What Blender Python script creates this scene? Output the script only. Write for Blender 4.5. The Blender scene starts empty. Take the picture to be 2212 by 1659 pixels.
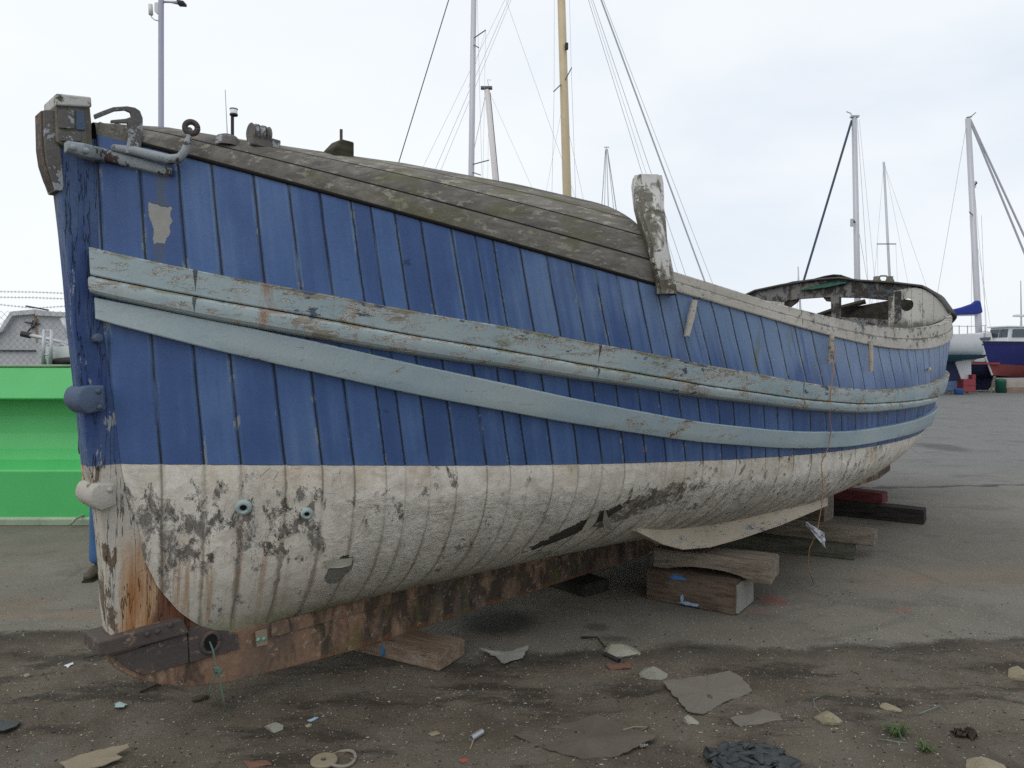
import bpy, bmesh, math, random
import numpy as np
from mathutils import Vector, Matrix, noise as mnoise
from mathutils.bvhtree import BVHTree
random.seed(7); np.random.seed(7)
SC = bpy.context.scene
COL = SC.collection

# ------------------------------------------------------------------ camera geometry
F, U0, VH, EYE = 1600.0, 1106.0, 792.0, 1.6      # focal length and horizon in units of a 2212 wide picture
cam_d = bpy.data.cameras.new('camera'); cam = bpy.data.objects.new('camera', cam_d); COL.objects.link(cam)
cam.location = (0, 0, EYE); cam.rotation_euler = (math.pi/2, 0, 0)
cam_d.sensor_width = 36; cam_d.lens = 36*F/2212; cam_d.shift_y = (VH-829.5)/2212
cam_d.clip_start = 0.05; cam_d.clip_end = 5000
SC.camera = cam

def at(u, v, Y): return Vector(((u-U0)/F*Y, Y, EYE-(v-VH)/F*Y))
def gz(x, y):                                     # the yard rises very gently away from the camera
    t = min(max((y-11)/17.0, 0), 1); t = t*t*(3-2*t)
    return 0.5*t
def gp(u, v, z=0.0):
    Y = F*(EYE-z)/(v-VH)
    return Vector(((u-U0)/F*Y, Y, z))

# ------------------------------------------------------------------ scene graph helpers
def tag(o, label=None, cat=None, group=None, kind=None):
    if label: o['label'] = label
    if cat: o['category'] = cat
    if group: o['group'] = group
    if kind: o['kind'] = kind
    return o
def empty(name, loc=(0, 0, 0), rz=0.0, label=None, cat=None, group=None):
    o = bpy.data.objects.new(name, None); COL.objects.link(o)
    o.location = loc; o.rotation_euler = (0, 0, rz); o.empty_display_size = .2
    return tag(o, label, cat, group)
class MB:
    def __init__(s): s.v = []; s.f = []; s.uv = []; s.mi = []
    def add(s, verts, faces, uvs=None, mi=0):
        b = len(s.v); s.v += [tuple(p) for p in verts]
        for f in faces: s.f.append([i+b for i in f]); s.mi.append(mi)
        s.uv += (list(uvs) if uvs is not None else [(0, 0)]*len(verts))
        return s
    def grid(s, P, UV=None, close_u=False, close_v=False, flip=False, mi=0):
        n, m = len(P), len(P[0]); vs = [p for r in P for p in r]
        uv = [q for r in UV for q in r] if UV is not None else None
        fs = []
        for i in range(n if close_u else n-1):
            for j in range(m if close_v else m-1):
                a, b = i*m+j, ((i+1) % n)*m+j
                c, d = ((i+1) % n)*m+(j+1) % m, i*m+(j+1) % m
                fs.append([d, c, b, a] if flip else [a, b, c, d])
        return s.add(vs, fs, uv, mi)
    def box(s, c, d, rz=0, M=None, mi=0):
        x, y, z = d[0]/2, d[1]/2, d[2]/2
        vs = [Vector(p) for p in [(-x,-y,-z),(x,-y,-z),(x,y,-z),(-x,y,-z),(-x,-y,z),(x,-y,z),(x,y,z),(-x,y,z)]]
        R = M if M is not None else Matrix.Rotation(rz, 3, 'Z')
        return s.add([Vector(c)+R@p for p in vs], [[0,3,2,1],[4,5,6,7],[0,1,5,4],[1,2,6,5],[2,3,7,6],[3,0,4,7]], None, mi)
    def tube(s, path, r, n=8, cap=True, mi=0, squash=None):
        path = [Vector(p) for p in path]; N = len(path)
        rs = r if isinstance(r, (list, tuple)) else [r]*N
        T = []
        for i in range(N):
            a = path[max(i-1, 0)]; b = path[min(i+1, N-1)]; T.append((b-a).normalized())
        up = Vector((0, 0, 1)) if abs(T[0].z) < .9 else Vector((1, 0, 0))
        nrm = T[0].cross(up).normalized(); rows = []
        for i in range(N):
            nrm = (nrm-T[i]*nrm.dot(T[i])).normalized(); bn = T[i].cross(nrm)
            k = squash or (1, 1)
            rows.append([path[i]+nrm*math.cos(2*math.pi*j/n)*rs[i]*k[0]+bn*math.sin(2*math.pi*j/n)*rs[i]*k[1] for j in range(n)])
        b = len(s.v); s.grid(rows, close_v=True, mi=mi)
        if cap:
            s.f.append([b+j for j in range(n)][::1]); s.mi.append(mi)
            s.f.append([b+(N-1)*n+j for j in range(n)][::-1]); s.mi.append(mi)
        return s
    def lathe(s, prof, n=16, c=(0, 0, 0), M=None, mi=0):
        M = M or Matrix.Identity(3); c = Vector(c)
        rows = [[c+M@Vector((r*math.cos(2*math.pi*j/n), r*math.sin(2*math.pi*j/n), z)) for j in range(n)] for r, z in prof]
        return s.grid(rows, close_v=True, mi=mi)
    def prism(s, poly, off, mi=0):                # poly: 3D points of one face, off: vector to the opposite face
        n = len(poly); a = [Vector(p) for p in poly]; off = Vector(off)
        fs = [list(range(n)), [n+i for i in range(n)][::-1]]
        for i in range(n): j = (i+1) % n; fs.append([i, n+i, n+j, j])
        return s.add(a+[p+off for p in a], fs, None, mi)
    def build(s, name, mat, parent=None, smooth=False, bevel=0, solid=0, seg=2, angle=None, subs=0):
        me = bpy.data.meshes.new(name); me.from_pydata(s.v, [], s.f)
        mats = mat if isinstance(mat, (list, tuple)) else [mat]
        for m in mats: me.materials.append(m)
        if len(mats) > 1: me.polygons.foreach_set('material_index', s.mi)
        uvl = me.uv_layers.new(name='UVMap')
        li = np.zeros(len(me.loops), np.int32); me.loops.foreach_get('vertex_index', li)
        uvl.data.foreach_set('uv', np.array(s.uv, np.float32)[li].ravel())
        bm = bmesh.new(); bm.from_mesh(me); bmesh.ops.recalc_face_normals(bm, faces=bm.faces); bm.to_mesh(me); bm.free()
        if smooth: me.polygons.foreach_set('use_smooth', [True]*len(me.polygons))
        if angle:
            me.polygons.foreach_set('use_smooth', [True]*len(me.polygons)); me.set_sharp_from_angle(angle=math.radians(angle))
        o = bpy.data.objects.new(name, me); COL.objects.link(o); o.parent = parent
        if solid:
            md = o.modifiers.new('solidify', 'SOLIDIFY'); md.thickness = solid; md.offset = 0
        if bevel:
            md = o.modifiers.new('bevel', 'BEVEL'); md.width = bevel; md.segments = seg; md.limit_method = 'ANGLE'; md.angle_limit = math.radians(35)
        if subs:
            md = o.modifiers.new('subsurf', 'SUBSURF'); md.levels = md.render_levels = subs
        me.update()
        return o
def top(mb, name, mat, label, cat, group=None, **k):
    """one-mesh thing with its origin moved to its base"""
    vs = np.array(mb.v); c = Vector((vs[:, 0].mean(), vs[:, 1].mean(), vs[:, 2].min()))
    mb.v = [tuple(Vector(p)-c) for p in mb.v]
    o = mb.build(name, mat, None, **k); o.location = c
    return tag(o, label, cat, group)

# ------------------------------------------------------------------ shader graph helper
class S:
    def __init__(s, g, sock): s.g = g; s.k = sock
    def __add__(s, o): return s.g.math('ADD', s, o)
    __radd__ = __add__
    def __sub__(s, o): return s.g.math('SUBTRACT', s, o)
    def __rsub__(s, o): return s.g.math('SUBTRACT', o, s)
    def __mul__(s, o): return s.g.math('MULTIPLY', s, o)
    __rmul__ = __mul__
    def __truediv__(s, o): return s.g.math('DIVIDE', s, o)
class G:
    def __init__(s, name, world=False):
        if world:
            s.m = bpy.data.worlds.new(name)
        else:
            s.m = bpy.data.materials.new(name)
        s.m.use_nodes = True; s.t = s.m.node_tree; s.t.nodes.clear(); s._tc = None
    def node(s, typ, **p):
        n = s.t.nodes.new(typ)
        for k, v in p.items(): setattr(n, k, v)
        return n
    def put(s, sock, v):
        if isinstance(v, S): s.t.links.new(v.k, sock)
        elif isinstance(v, (tuple, list)):
            v = tuple(v)
            if sock.type == 'RGBA' and len(v) == 3: v = v+(1,)
            sock.default_value = v
        else:
            if sock.type in ('RGBA',): sock.default_value = (v, v, v, 1)
            elif sock.type == 'VECTOR': sock.default_value = (v, v, v)
            else: sock.default_value = v
    def math(s, op, a, b=0.0, c=0.0, clamp=False):
        n = s.node('ShaderNodeMath', operation=op, use_clamp=clamp)
        s.put(n.inputs[0], a); s.put(n.inputs[1], b); s.put(n.inputs[2], c)
        return S(s, n.outputs[0])
    def mx(s, a, b): return s.math('MAXIMUM', a, b)
    def mn(s, a, b): return s.math('MINIMUM', a, b)
    def absv(s, a): return s.math('ABSOLUTE', a)
    def floor(s, a): return s.math('FLOOR', a)
    def fract(s, a): return s.math('FRACT', a)
    def tc(s, what):
        if s._tc is None: s._tc = s.node('ShaderNodeTexCoord')
        return S(s, s._tc.outputs[what])
    def obj(s): return s.tc('Object')
    def uv(s): return s.tc('UV')
    def map(s, v, sc=(1, 1, 1), loc=(0, 0, 0), rot=(0, 0, 0)):
        n = s.node('ShaderNodeMapping'); s.put(n.inputs['Vector'], v)
        n.inputs['Scale'].default_value = sc; n.inputs['Location'].default_value = loc; n.inputs['Rotation'].default_value = rot
        return S(s, n.outputs[0])
    def sep(s, v):
        n = s.node('ShaderNodeSeparateXYZ'); s.put(n.inputs[0], v); return [S(s, o) for o in n.outputs]
    def comb(s, x=0., y=0., z=0.):
        n = s.node('ShaderNodeCombineXYZ'); s.put(n.inputs[0], x); s.put(n.inputs[1], y); s.put(n.inputs[2], z); return S(s, n.outputs[0])
    def noise(s, v, scale=5., detail=4., rough=.55, dist=0., lac=2.0):
        n = s.node('ShaderNodeTexNoise'); s.put(n.inputs['Vector'], v)
        n.inputs['Scale'].default_value = scale; n.inputs['Detail'].default_value = detail
        n.inputs['Roughness'].default_value = rough; n.inputs['Distortion'].default_value = dist; n.inputs['Lacunarity'].default_value = lac
        return S(s, n.outputs[0])
    def ncol(s, v, scale=5., detail=2.):
        n = s.node('ShaderNodeTexNoise'); s.put(n.inputs['Vector'], v); n.inputs['Scale'].default_value = scale; n.inputs['Detail'].default_value = detail
        return S(s, n.outputs[1])
    def vor(s, v, scale=5., feature='F1', out='Distance', rnd=1.0):
        n = s.node('ShaderNodeTexVoronoi', feature=feature); s.put(n.inputs['Vector'], v); n.inputs['Scale'].default_value = scale
        n.inputs['Randomness'].default_value = rnd
        return S(s, n.outputs[out])
    def white(s, v):
        n = s.node('ShaderNodeTexWhiteNoise', noise_dimensions='1D'); s.put(n.inputs['W'], v); return S(s, n.outputs['Value'])
    def sm(s, x, a, b):                            # smooth 0..1 as x goes a -> b (a may exceed b)
        n = s.node('ShaderNodeMapRange', interpolation_type='SMOOTHSTEP')
        s.put(n.inputs['Value'], x)
        lo, hi = (a, b) if a < b else (b, a)
        n.inputs['From Min'].default_value = lo; n.inputs['From Max'].default_value = hi
        n.inputs['To Min'].default_value = 0. if a < b else 1.; n.inputs['To Max'].default_value = 1. if a < b else 0.
        return S(s, n.outputs[0])
    def mix(s, f, a, b):
        n = s.node('ShaderNodeMix', data_type='RGBA'); s.put(n.inputs[0], f)
        s.put(n.inputs[6], a); s.put(n.inputs[7], b); return S(s, n.outputs[2])
    def mulc(s, a, b, f=1.0):
        n = s.node('ShaderNodeMix', data_type='RGBA', blend_type='MULTIPLY'); s.put(n.inputs[0], f)
        s.put(n.inputs[6], a); s.put(n.inputs[7], b); return S(s, n.outputs[2])
    def bump(s, h, dist=.01, strength=1.0, normal=None):
        n = s.node('ShaderNodeBump'); s.put(n.inputs['Height'], h); n.inputs['Distance'].default_value = dist; n.inputs['Strength'].default_value = strength
        if normal is not None: s.put(n.inputs['Normal'], normal)
        return S(s, n.outputs[0])
    def done(s, color, rough=.7, normal=None, metal=0., spec=.3, **kw):
        b = s.node('ShaderNodeBsdfPrincipled'); o = s.node('ShaderNodeOutputMaterial')
        s.put(b.inputs['Base Color'], color); s.put(b.inputs['Roughness'], rough); s.put(b.inputs['Metallic'], metal)
        s.put(b.inputs['Specular IOR Level'], spec)
        for k, v in kw.items(): s.put(b.inputs[k.replace('_', ' ')], v)
        if normal is not None: s.put(b.inputs['Normal'], normal)
        s.t.links.new(b.outputs[0], o.inputs[0]); return s.m
def srgb(r, g, b):
    f = lambda c: (c/255/12.92) if c/255 <= .04045 else ((c/255+.055)/1.055)**2.4
    return (f(r), f(g), f(b))

# ------------------------------------------------------------------ sky and sun
SUN_EL, SUN_AZ = math.radians(52), math.radians(-150)     # azimuth measured from +Y towards +X
w = G('World', True); SC.world = w.m
sky = w.node('ShaderNodeTexSky', sky_type='NISHITA'); sky.sun_disc = False; sky.sun_elevation = SUN_EL; sky.sun_rotation = SUN_AZ
sky.air_density = 1.0; sky.dust_density = 3.0
d = w.tc('Generated'); dx, dy, dz = w.sep(d)
cl_v = w.map(d, (1.0, 1.0, 2.2), (3.1, .4, .2))
c1 = w.noise(cl_v, 1.6, 5, .5, .3); c2 = w.noise(cl_v, 5.0, 4, .55, .2)
c = w.sm(c1*.75+c2*.25, .36, .62)
cloud = w.mix(c, (7.5, 8.2, 9.1), (9.0, 9.4, 9.8))
brt = w.sm(dx, .55, -.45)                                   # the overcast is thinner to the west
cloud = w.mix(brt*.75, cloud, (9.9, 10.2, 10.3))
col = w.mix(.94, S(w, sky.outputs[0]), cloud)
bg = w.node('ShaderNodeBackground'); w.put(bg.inputs[0], col); bg.inputs[1].default_value = .105
wo = w.node('ShaderNodeOutputWorld'); w.t.links.new(bg.outputs[0], wo.inputs[0])
sd = bpy.data.lights.new('sun', 'SUN'); sd.energy = .6; sd.angle = math.radians(40); sd.color = (1, .97, .93)
so = bpy.data.objects.new('sun', sd); COL.objects.link(so)
sdir = Vector((math.sin(SUN_AZ)*math.cos(SUN_EL), math.cos(SUN_AZ)*math.cos(SUN_EL), math.sin(SUN_EL)))
so.rotation_euler = sdir.to_track_quat('Z', 'Y').to_euler(); so.location = sdir*30
SC.view_settings.view_transform = 'Standard'; SC.view_settings.look = 'None'
SC.view_settings.exposure = 0.0; SC.view_settings.gamma = 1.0
SC.render.engine = 'CYCLES'
SC.cycles.use_denoising = False; SC.cycles.max_bounces = 6; SC.cycles.diffuse_bounces = 4
# ================================================================== the old boat: shape
TH = math.atan2(.713, .701)
BOW = Vector((-1.775, 3.1, 0.0)); AX = Vector((.701, .713, 0)).normalized(); PT = Vector((-AX.y, AX.x, 0))
def w2l(P):
    d = Vector(P)-BOW; return Vector((d.dot(AX), d.dot(PT), d.z))
def l2w(p): return BOW+AX*p[0]+PT*p[1]+Vector((0, 0, p[2]))
def onb(u, v, y=0.0):                 # pixel ray cut with the fore-and-aft plane local y = const
    C = w2l(Vector((0, 0, EYE))); D = w2l(at(u, v, 1.0))-C
    t = (y-C.y)/D.y; return C+D*t
def onx(u, v, x):                     # ... with an athwartship plane
    C = w2l(Vector((0, 0, EYE))); D = w2l(at(u, v, 1.0))-C
    t = (x-C.x)/D.x; return C+D*t
LEN = 9.9; BG = .055
SR_Z = [.30,.334,.40,.50,.63,.762,.912,1.035,1.19,1.39,1.74,2.17,2.5]
SR_S = [.66,.60,.463,.354,.261,.205,.18,.135,.111,.089,.044,.024,.015]
def smap(sg, z): return sg+np.interp(z, SR_Z, SR_S)*np.maximum(0, 1-sg/1.5)
def hb(sg, h):
    B = 1.44+.07*np.minimum(np.maximum(h, 0)/.5, 1); p = 2.2+1.1*np.clip(h, 0, 1.2)
    return BG+(B-BG)*(1-np.abs(1-2*sg/LEN)**p)
def uvz(s, b, z):
    X = BOW.x+AX.x*s+AX.y*b; Y = BOW.y+AX.y*s-AX.x*b
    return U0+F*X/Y, VH+F*(EYE-z)/Y, Y
SG = np.linspace(0, LEN, 397)
def level(poly, zst, h=None, zw=None, zs=None, deg=6, lo=0, name=''):
    pu = np.array([p[0] for p in poly], float); pv = np.array([p[1] for p in poly], float)
    z = np.full_like(SG, 1.4)
    for it in range(6):
        hh = h if h is not None else np.clip((z-zw)/(zs-zw), 0, 1)
        s = smap(SG, z); b = hb(SG, hh); u, v, Y = uvz(s, b, z)
        k = int(np.argmax(u)); m = (np.arange(len(SG)) <= k) & (u <= pu[-1]) & (u >= pu[0]-5)
        zz = EYE-(np.interp(u, pu, pv)-VH)/F*Y
        x = np.concatenate([SG[m], [LEN]]); y = np.concatenate([zz[m], [zst]]); wt = np.concatenate([np.ones(m.sum())*1.0, [6.0]])
        c = np.polyfit(x/LEN, y, deg, w=wt); z = np.polyval(c, SG/LEN)
    hh = h if h is not None else np.clip((z-zw)/(zs-zw), 0, 1)
    u, v, Y = uvz(smap(SG, z), hb(SG, hh), z)
    res = np.abs(np.interp(u, pu, pv)-v)[m].max()
    print('LEVEL', name, 'umax', round(float(u.max())), 'target', pu[-1], 'res', round(float(res), 1), 'z', np.round(z[::60], 2))
    return z
WLp = [(190,1003),(400,1004.5),(870,1005),(1106,1004),(1344,1002),(1517,997),(1691,985),(1795,978),(1872,969),(1950,948),(1996,935)]
SHp = [(150,272),(202,287),(270,306),(418,345),(553,379),(622,401),(762,432),(854,461),(1000,500),(1068,520),(1200,558),(1280,581),(1430,622),(1470,633),(1600,671),(1733,709),(1846,741),(1932,754),(2018,753),(2050,735)]
USTp = [(190,540),(400,578),(512,597),(620,622),(769,649),(960,688.6),(1060,702),(1216,733),(1424,768),(1600,805),(1728,825),(1762,830),(1850,840),(1944,843),(2000,828),(2046,807)]
USMp = [(193,597),(309,617),(400,634),(512,655.6),(640,678),(769,704),(1000,742),(1216,782),(1424,816),(1600,844),(1728,861),(1762,867),(1884,872),(1960,866),(2027,852)]
USBp = [(190,628),(328,659),(400,668),(512,695.5),(620,716),(769,744),(900,765),(1060,786),(1216,813),(1424,847),(1600,870),(1728,883),(1865,894),(1950,885),(2027,862)]
LSTp = [(197,638),(330,665),(448,692),(620,727),(800,765),(1000,808),(1200,853),(1344,883),(1483,909),(1656,927),(1795,932),(1900,925),(2004,894)]
LSBp = [(202,688),(330,722),(448,751),(620,790),(800,830),(1000,873),(1200,910),(1344,934),(1517,955),(1691,966),(1795,966),(1865,961),(1951,940),(2004,918)]
RTp = [(1440,604),(1470,611),(1600,637.5),(1733,672),(1797,688),(1915,705),(1960,709),(2006,709),(2040,697),(2055,686)]
zWL = level(WLp, .98, h=0.0, deg=4, name='WL')
zSH = level(SHp, 2.02, h=1.0, deg=6, name='SH')
kw = dict(zw=zWL, zs=zSH)
zUT = level(USTp, 1.66, name='UT', **kw); zUM = level(USMp, 1.52, name='UM', **kw); zUB = level(USBp, 1.42, name='UB', **kw)
zLT = level(LSTp, 1.32, name='LT', **kw); zLB = level(LSBp, 1.22, name='LB', **kw)
zUB = zUB-.014*np.clip(1-SG/3.0, 0, 1)
zRT = level(RTp, 2.30, h=1.0, deg=4, name='RT')
def zat(arr, sg): return np.interp(sg, SG, arr)
def zg(sg): return .335+.015*np.clip(sg/1.4, 0, 1)+.45*np.clip((sg-8.2)/1.7, 0, 1)**2
_nx = np.linspace(-1, 11, 241); _nv = np.interp(_nx, [0, .7, 1.5, 3, 4.5, 6, 8, 9.9], [1.2, 1.52, 1.58, 1.65, 2.25, 1.75, 1.12, 1.15])
_nw = np.exp(-.5*(np.arange(-20, 21)/7.)**2); _nv = np.convolve(np.pad(_nv, 20, mode='edge'), _nw/_nw.sum(), mode='valid')
def nexp(sg): return float(np.interp(sg, _nx, _nv))
def bow_b(sg, z):                                   # half breadth of the topsides at height z
    zw, zs = zat(zWL, sg), zat(zSH, sg); return hb(sg, np.clip((z-zw)/(zs-zw), 0, 1))
# planking seams: position along the hull, leaning forward with height, wandering plank widths
rr = random.Random(3); seams = [-1.5+.14*k for k in range(10)]
seams += [-.07, .088, .243, .39, .519, .68, .82, .945, 1.075, 1.155, 1.26, 1.376, 1.519, 1.634, 1.719, 1.86, 2.004, 2.146, 2.289, 2.43, 2.572, 2.713, 2.854, 3.01, 3.136, 3.28, 3.421, 3.565, 3.732, 3.949, 4.166, 4.408, 4.652]
while seams[-1] < 13: seams.append(seams[-1]+.225*(1+rr.uniform(-.10, .10)))
SE = np.array(seams)
def qcoord(s, z, zw):
    k = np.clip(.05+.2*s, 0, .55); d = z-zw
    return s+np.where(d > 0, k, np.clip(k*.5, .06, .2))*d
NB, NT = 34, 46
HP, HUV = [], []                                    # starboard hull grid in boat coordinates, y = -b
SGH = np.concatenate([np.linspace(0, 3.6, 320), np.linspace(3.6, LEN, 260)[1:]])
for sg in SGH:
    row, ruv = [], []
    zw, zs, g, n = zat(zWL, sg), zat(zSH, sg), zg(sg), nexp(sg)
    bw = hb(sg, 0.0)
    for i in range(NB):
        a = math.pi/2*i/(NB-1)
        b = BG+(bw-BG)*math.sin(a)**(2/n); z = g+(zw-g)*(1-max(math.cos(a), 0)**(2/n)); s = float(smap(sg, z))
        row.append((s, -b, z))
    for i in range(1, NT):
        z = zw+(zs-zw)*i/(NT-1); b = float(hb(sg, i/(NT-1))); s = float(smap(sg, z)); row.append((s, -b, z))
    for (s, y, z) in row:
        q = float(qcoord(s, z, zw)); ruv.append((float(np.interp(q, SE, np.arange(len(SE)))), z-zw))
    # small unevenness of old planking
    row = [(s, y-.006*(mnoise.noise((s*1.3, z*1.7, 3.3))) - .003*mnoise.noise((s*6, z*5, 8.)), z) if 0 < j else (s, y, z) for j, (s, y, z) in enumerate(row)]
    HP.append([Vector(p) for p in row]); HUV.append(ruv)

# turtle foredeck grid (starboard half), b -> crown
SGT = np.linspace(0, 2.28, 90); NTT = 30
def crown(sg): return float(np.interp(sg, [0, .25, .6, 1.2, 1.8, 2.4], [.06, .165, .26, .425, .55, .64]))
def turtle(sg, f, n=2.4):
    bs = float(hb(sg, 1.0)); zs = float(zat(zSH, sg)); hc = crown(sg)
    a = math.pi/2*f
    b = bs*max(math.cos(a), 0)**(2/n); z = zs+hc*math.sin(a)**(2/n)
    return Vector((float(smap(sg, zs)), -b, z))
TP, TUV = [], []
for sg in SGT:
    P = [turtle(sg, i/(NTT-1)) for i in range(NTT)]; acc = [0]
    for i in range(1, NTT): acc.append(acc[-1]+(P[i]-P[i-1]).length)
    TP.append(P); TUV.append([(sg, a/(.105+.020*sg)+.12) for a in acc])
# surface to rest fittings on
bv, bf = [], []
for gP in (HP, TP):
    n, m = len(gP), len(gP[0]); o = len(bv); bv += [l2w(p) for r in gP for p in r]
    bf += [[o+i*m+j, o+(i+1)*m+j, o+(i+1)*m+j+1, o+i*m+j+1] for i in range(n-1) for j in range(m-1)]
BVH = BVHTree.FromPolygons(bv, bf)
def hit(u, v, off=0.0):
    """boat-space point and outward normal of the boat's side under a direction"""
    o = Vector((0, 0, EYE)); d = (at(u, v, 1.0)-o).normalized()
    p, n, i, dist = BVH.ray_cast(o, d)
    if p is None: return None
    if n.dot(d) > 0: n = -n
    nl = Vector((n.dot(AX), n.dot(PT), n.z)); return w2l(p)+nl*off, nl
# ================================================================== materials
def hull_material():
    g = G('hull_paint'); p = g.obj(); x, y, z = g.sep(p); pi, h, _ = g.sep(g.uv())
    wob = g.noise(g.map(p, (18, 18, 2)), 1, 3, .55)
    pw = pi+(wob-.5)*.035
    idx = g.floor(pw); fr = g.fract(pw); edge = g.mn(fr, 1-fr); rnd = g.white(idx)
    seam = g.sm(edge, .040, .016); halo = g.sm(edge+(wob-.5)*.12, .13, .02)
    seam = seam*g.sm(g.noise(g.map(p, (9, 9, 1.6), (4, 0, 0)), 1, 3), .30, .46)
    # ---- blue topsides
    streak = g.noise(g.comb(pi*1.9, h*.75, x*.7), 1.5, 5, .5, .1)
    big = g.noise(g.map(p, (1.1, 1.1, .8)), 1, 3, .5)
    deep, mid, pale = (.056, .108, .262), (.082, .156, .345), (.190, .280, .435)
    cloudy = g.noise(g.map(p, (4, 4, 3)), 1, 6, .62)
    col = g.mix(g.sm(streak*.45+cloudy*.55+(rnd-.5)*.30, .30, .68), deep, mid)
    aft = g.sm(x, .9, 3.6)*g.sm(h, .35, .85)
    fade = g.sm(streak*.35+cloudy*.25+.22+aft*.46+(big-.5)*.5+(rnd-.5)*.10, .50, .86)
    col = g.mix(fade*.8, col, pale)
    dark_st = g.sm(g.noise(g.comb(pi*3.2, h*1.6, x*.5+9.), 1.3, 6, .68), .56, .66)*g.sm(x, 1.4, 3.0)
    col = g.mix(dark_st*.7, col, (.034, .075, .27))
    col = g.mix(halo*g.sm(g.noise(g.map(p, (7, 7, 2.5), (0, 5, 0)), 1, 5, .6), .32, .62)*(.25+.45*g.sm(h, .25, 1.0)), col, (.22, .32, .46))
    fine = g.noise(p, 90, 4, .7)
    col = g.mulc(col, g.mix(fine, (.80, .80, .82), (1.16, 1.15, 1.14)))
    spots = g.sm(g.noise(p, 13, 3, .6), .70, .76)
    col = g.mix(spots*.6, col, (.025, .04, .10))
    ch1 = g.noise(g.map(p, (7, 7, 4.5), (2.2, 0, 5.1)), 1, 7, .68, .3)
    chip = g.sm(ch1, .700, .708)
    under = g.mix(g.noise(p, 24, 4), (.30, .33, .34), (.47, .47, .44))
    col = g.mix(chip, col, under)
    nail = g.vor(g.comb(pi+.5, h*11.0, 0.), 1.0, 'F1', 'Distance', 0.25)
    col = g.mix(g.sm(nail, .055, .03)*g.sm(g.noise(p, 5, 3), .46, .56)*.6, col, (.05, .06, .09))
    edgec = g.sm(edge, .12, .03)*g.sm(g.noise(g.map(p, (16, 16, 7), (1, 7, 3)), 1, 7, .68), .60, .61)
    col = g.mix(edgec*.8, col, (.38, .40, .40))
    alg = g.sm(g.noise(g.map(p, (8, 8, 3.0), (0, 0, 2)), 1, 5, .65), .55, .68)*g.sm(x, 2.1, 3.2)*g.sm(x, 8.5, 5.0)*g.sm(h, .95, .55)*g.sm(h, .4, .5)
    col = g.mix(alg*.75, col, (.14, .155, .06))
    # bare patch with a stain trail near the bow
    dpx = g.absv(x-.212); dpz = g.absv(z-2.19)
    nb = (g.noise(p, 10, 3, .5)-.5)*.18
    bare = g.sm(g.mx(dpx*2.6+g.mx(2.19-z, 0.)*.45, dpz)+nb, .078, .072)
    trail = g.sm(dpx+nb*.2, .022, .008)*g.sm(z, 2.05, 2.2)*.0
    col = g.mix(bare, col, g.mix(g.noise(p, 30, 3), (.27, .27, .26), (.37, .36, .33)))
    col = g.mix(g.sm(dpx+nb*.25, .024, .010)*g.sm(h, .75, .85)*(1-bare)*.55, col, (.10, .11, .10))
    blue, chipb = col, g.mx(chip, bare)
    # ---- cream and white bottom
    n1 = g.noise(g.map(p, (3, 3, 1.4)), 1, 5, .6); n2 = g.noise(p, 38, 5, .7); n3 = g.noise(g.comb(pi*2.4, h*1.3, x*.4), 1.5, 6, .62)
    wc = g.mix(g.sm(n1, .3, .7), (.775, .735, .650), (.62, .585, .515))
    wc = g.mix(g.sm(h, -.20, -.02)*g.sm(n3*.6+n1*.4+(rnd-.5)*.25, .42, .75)*.55, wc, (.62, .48, .32))
    rough_zone = g.sm(h+(n1-.5)*.35, -.10, -.2)*g.sm(x, .75, 1.1)
    wc = g.mix(rough_zone*g.sm(n2, .40, .66)*.6, wc, (.47, .445, .395))
    wc = g.mulc(wc, g.mix(g.sm(g.noise(g.map(p, (9, 9, 11)), 1, 8, .74, .8), .36, .60), (.66, .63, .58), (1.05, 1.05, 1.05)), .6)
    # vertical rust and tar stains towards the bow
    stain = g.sm(g.noise(g.comb(pi*3.2, h*.8, x), 1.5, 6, .66)+g.sm(x, .6, .2)*.06, .50, .66)*g.sm(x, 1.25, .45)*g.sm(h, -.22, -.5)
    wc = g.mix(stain*.72, wc, (.38, .20, .085))
    st2 = g.sm(edge+(g.noise(g.comb(pi*2.0, h*5, x*2), 2, 5, .65)-.5)*.42, .13, .0)*(g.sm(h, -.10, -.5)*.6+g.sm(x, 1.2, .4)*.4)
    wc = g.mix(st2*.72, wc, (.15, .10, .055))
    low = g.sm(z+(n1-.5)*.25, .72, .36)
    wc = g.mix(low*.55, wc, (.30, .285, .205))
    wc = g.mix(g.sm(z+(n2-.5)*.2, .47, .34)*g.sm(x, 3.2, 1.2)*.7, wc, (.20, .20, .095))
    aftlow = g.sm(x, 2.2, 3.0)*g.sm(g.noise(g.comb(pi*1.2, h*2.5, x), 1.5, 6, .68), .42, .62)*g.sm(h, -.12, -.42)
    wc = g.mix(aftlow*.45, wc, (.15, .14, .115))
    # peeled patches
    zone = g.mx(g.mx(g.sm(x, .95, .75)*g.sm(h, -.62, -.40)*g.sm(h, .0, -.16), g.sm(x, 2.6, 3.0)*g.sm(x, 5.6, 5.0)*g.sm(h, -.5, -.3)*.45),
                g.sm(g.noise(g.map(p, (2.2, 2.2, 2.6), (5, 1, 3)), 1, 2), .52, .64)*.8)
    pn = g.noise(g.map(p, (17, 17, 8.5)), 1, 9, .72, .3)
    pk_ = pn+zone*.125+st2*.03
    peel1 = g.sm(pk_, .628, .636)*g.sm(g.noise(g.map(p, (6, 6, 4), (8, 1, 2)), 1, 5, .6), .40, .52)
    wc = g.mix(peel1*.8, wc, g.mix(n2, (.33, .305, .27), (.46, .435, .395)))
    peel = g.sm(pk_+(n2-.5)*.06, .672, .680)
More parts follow.
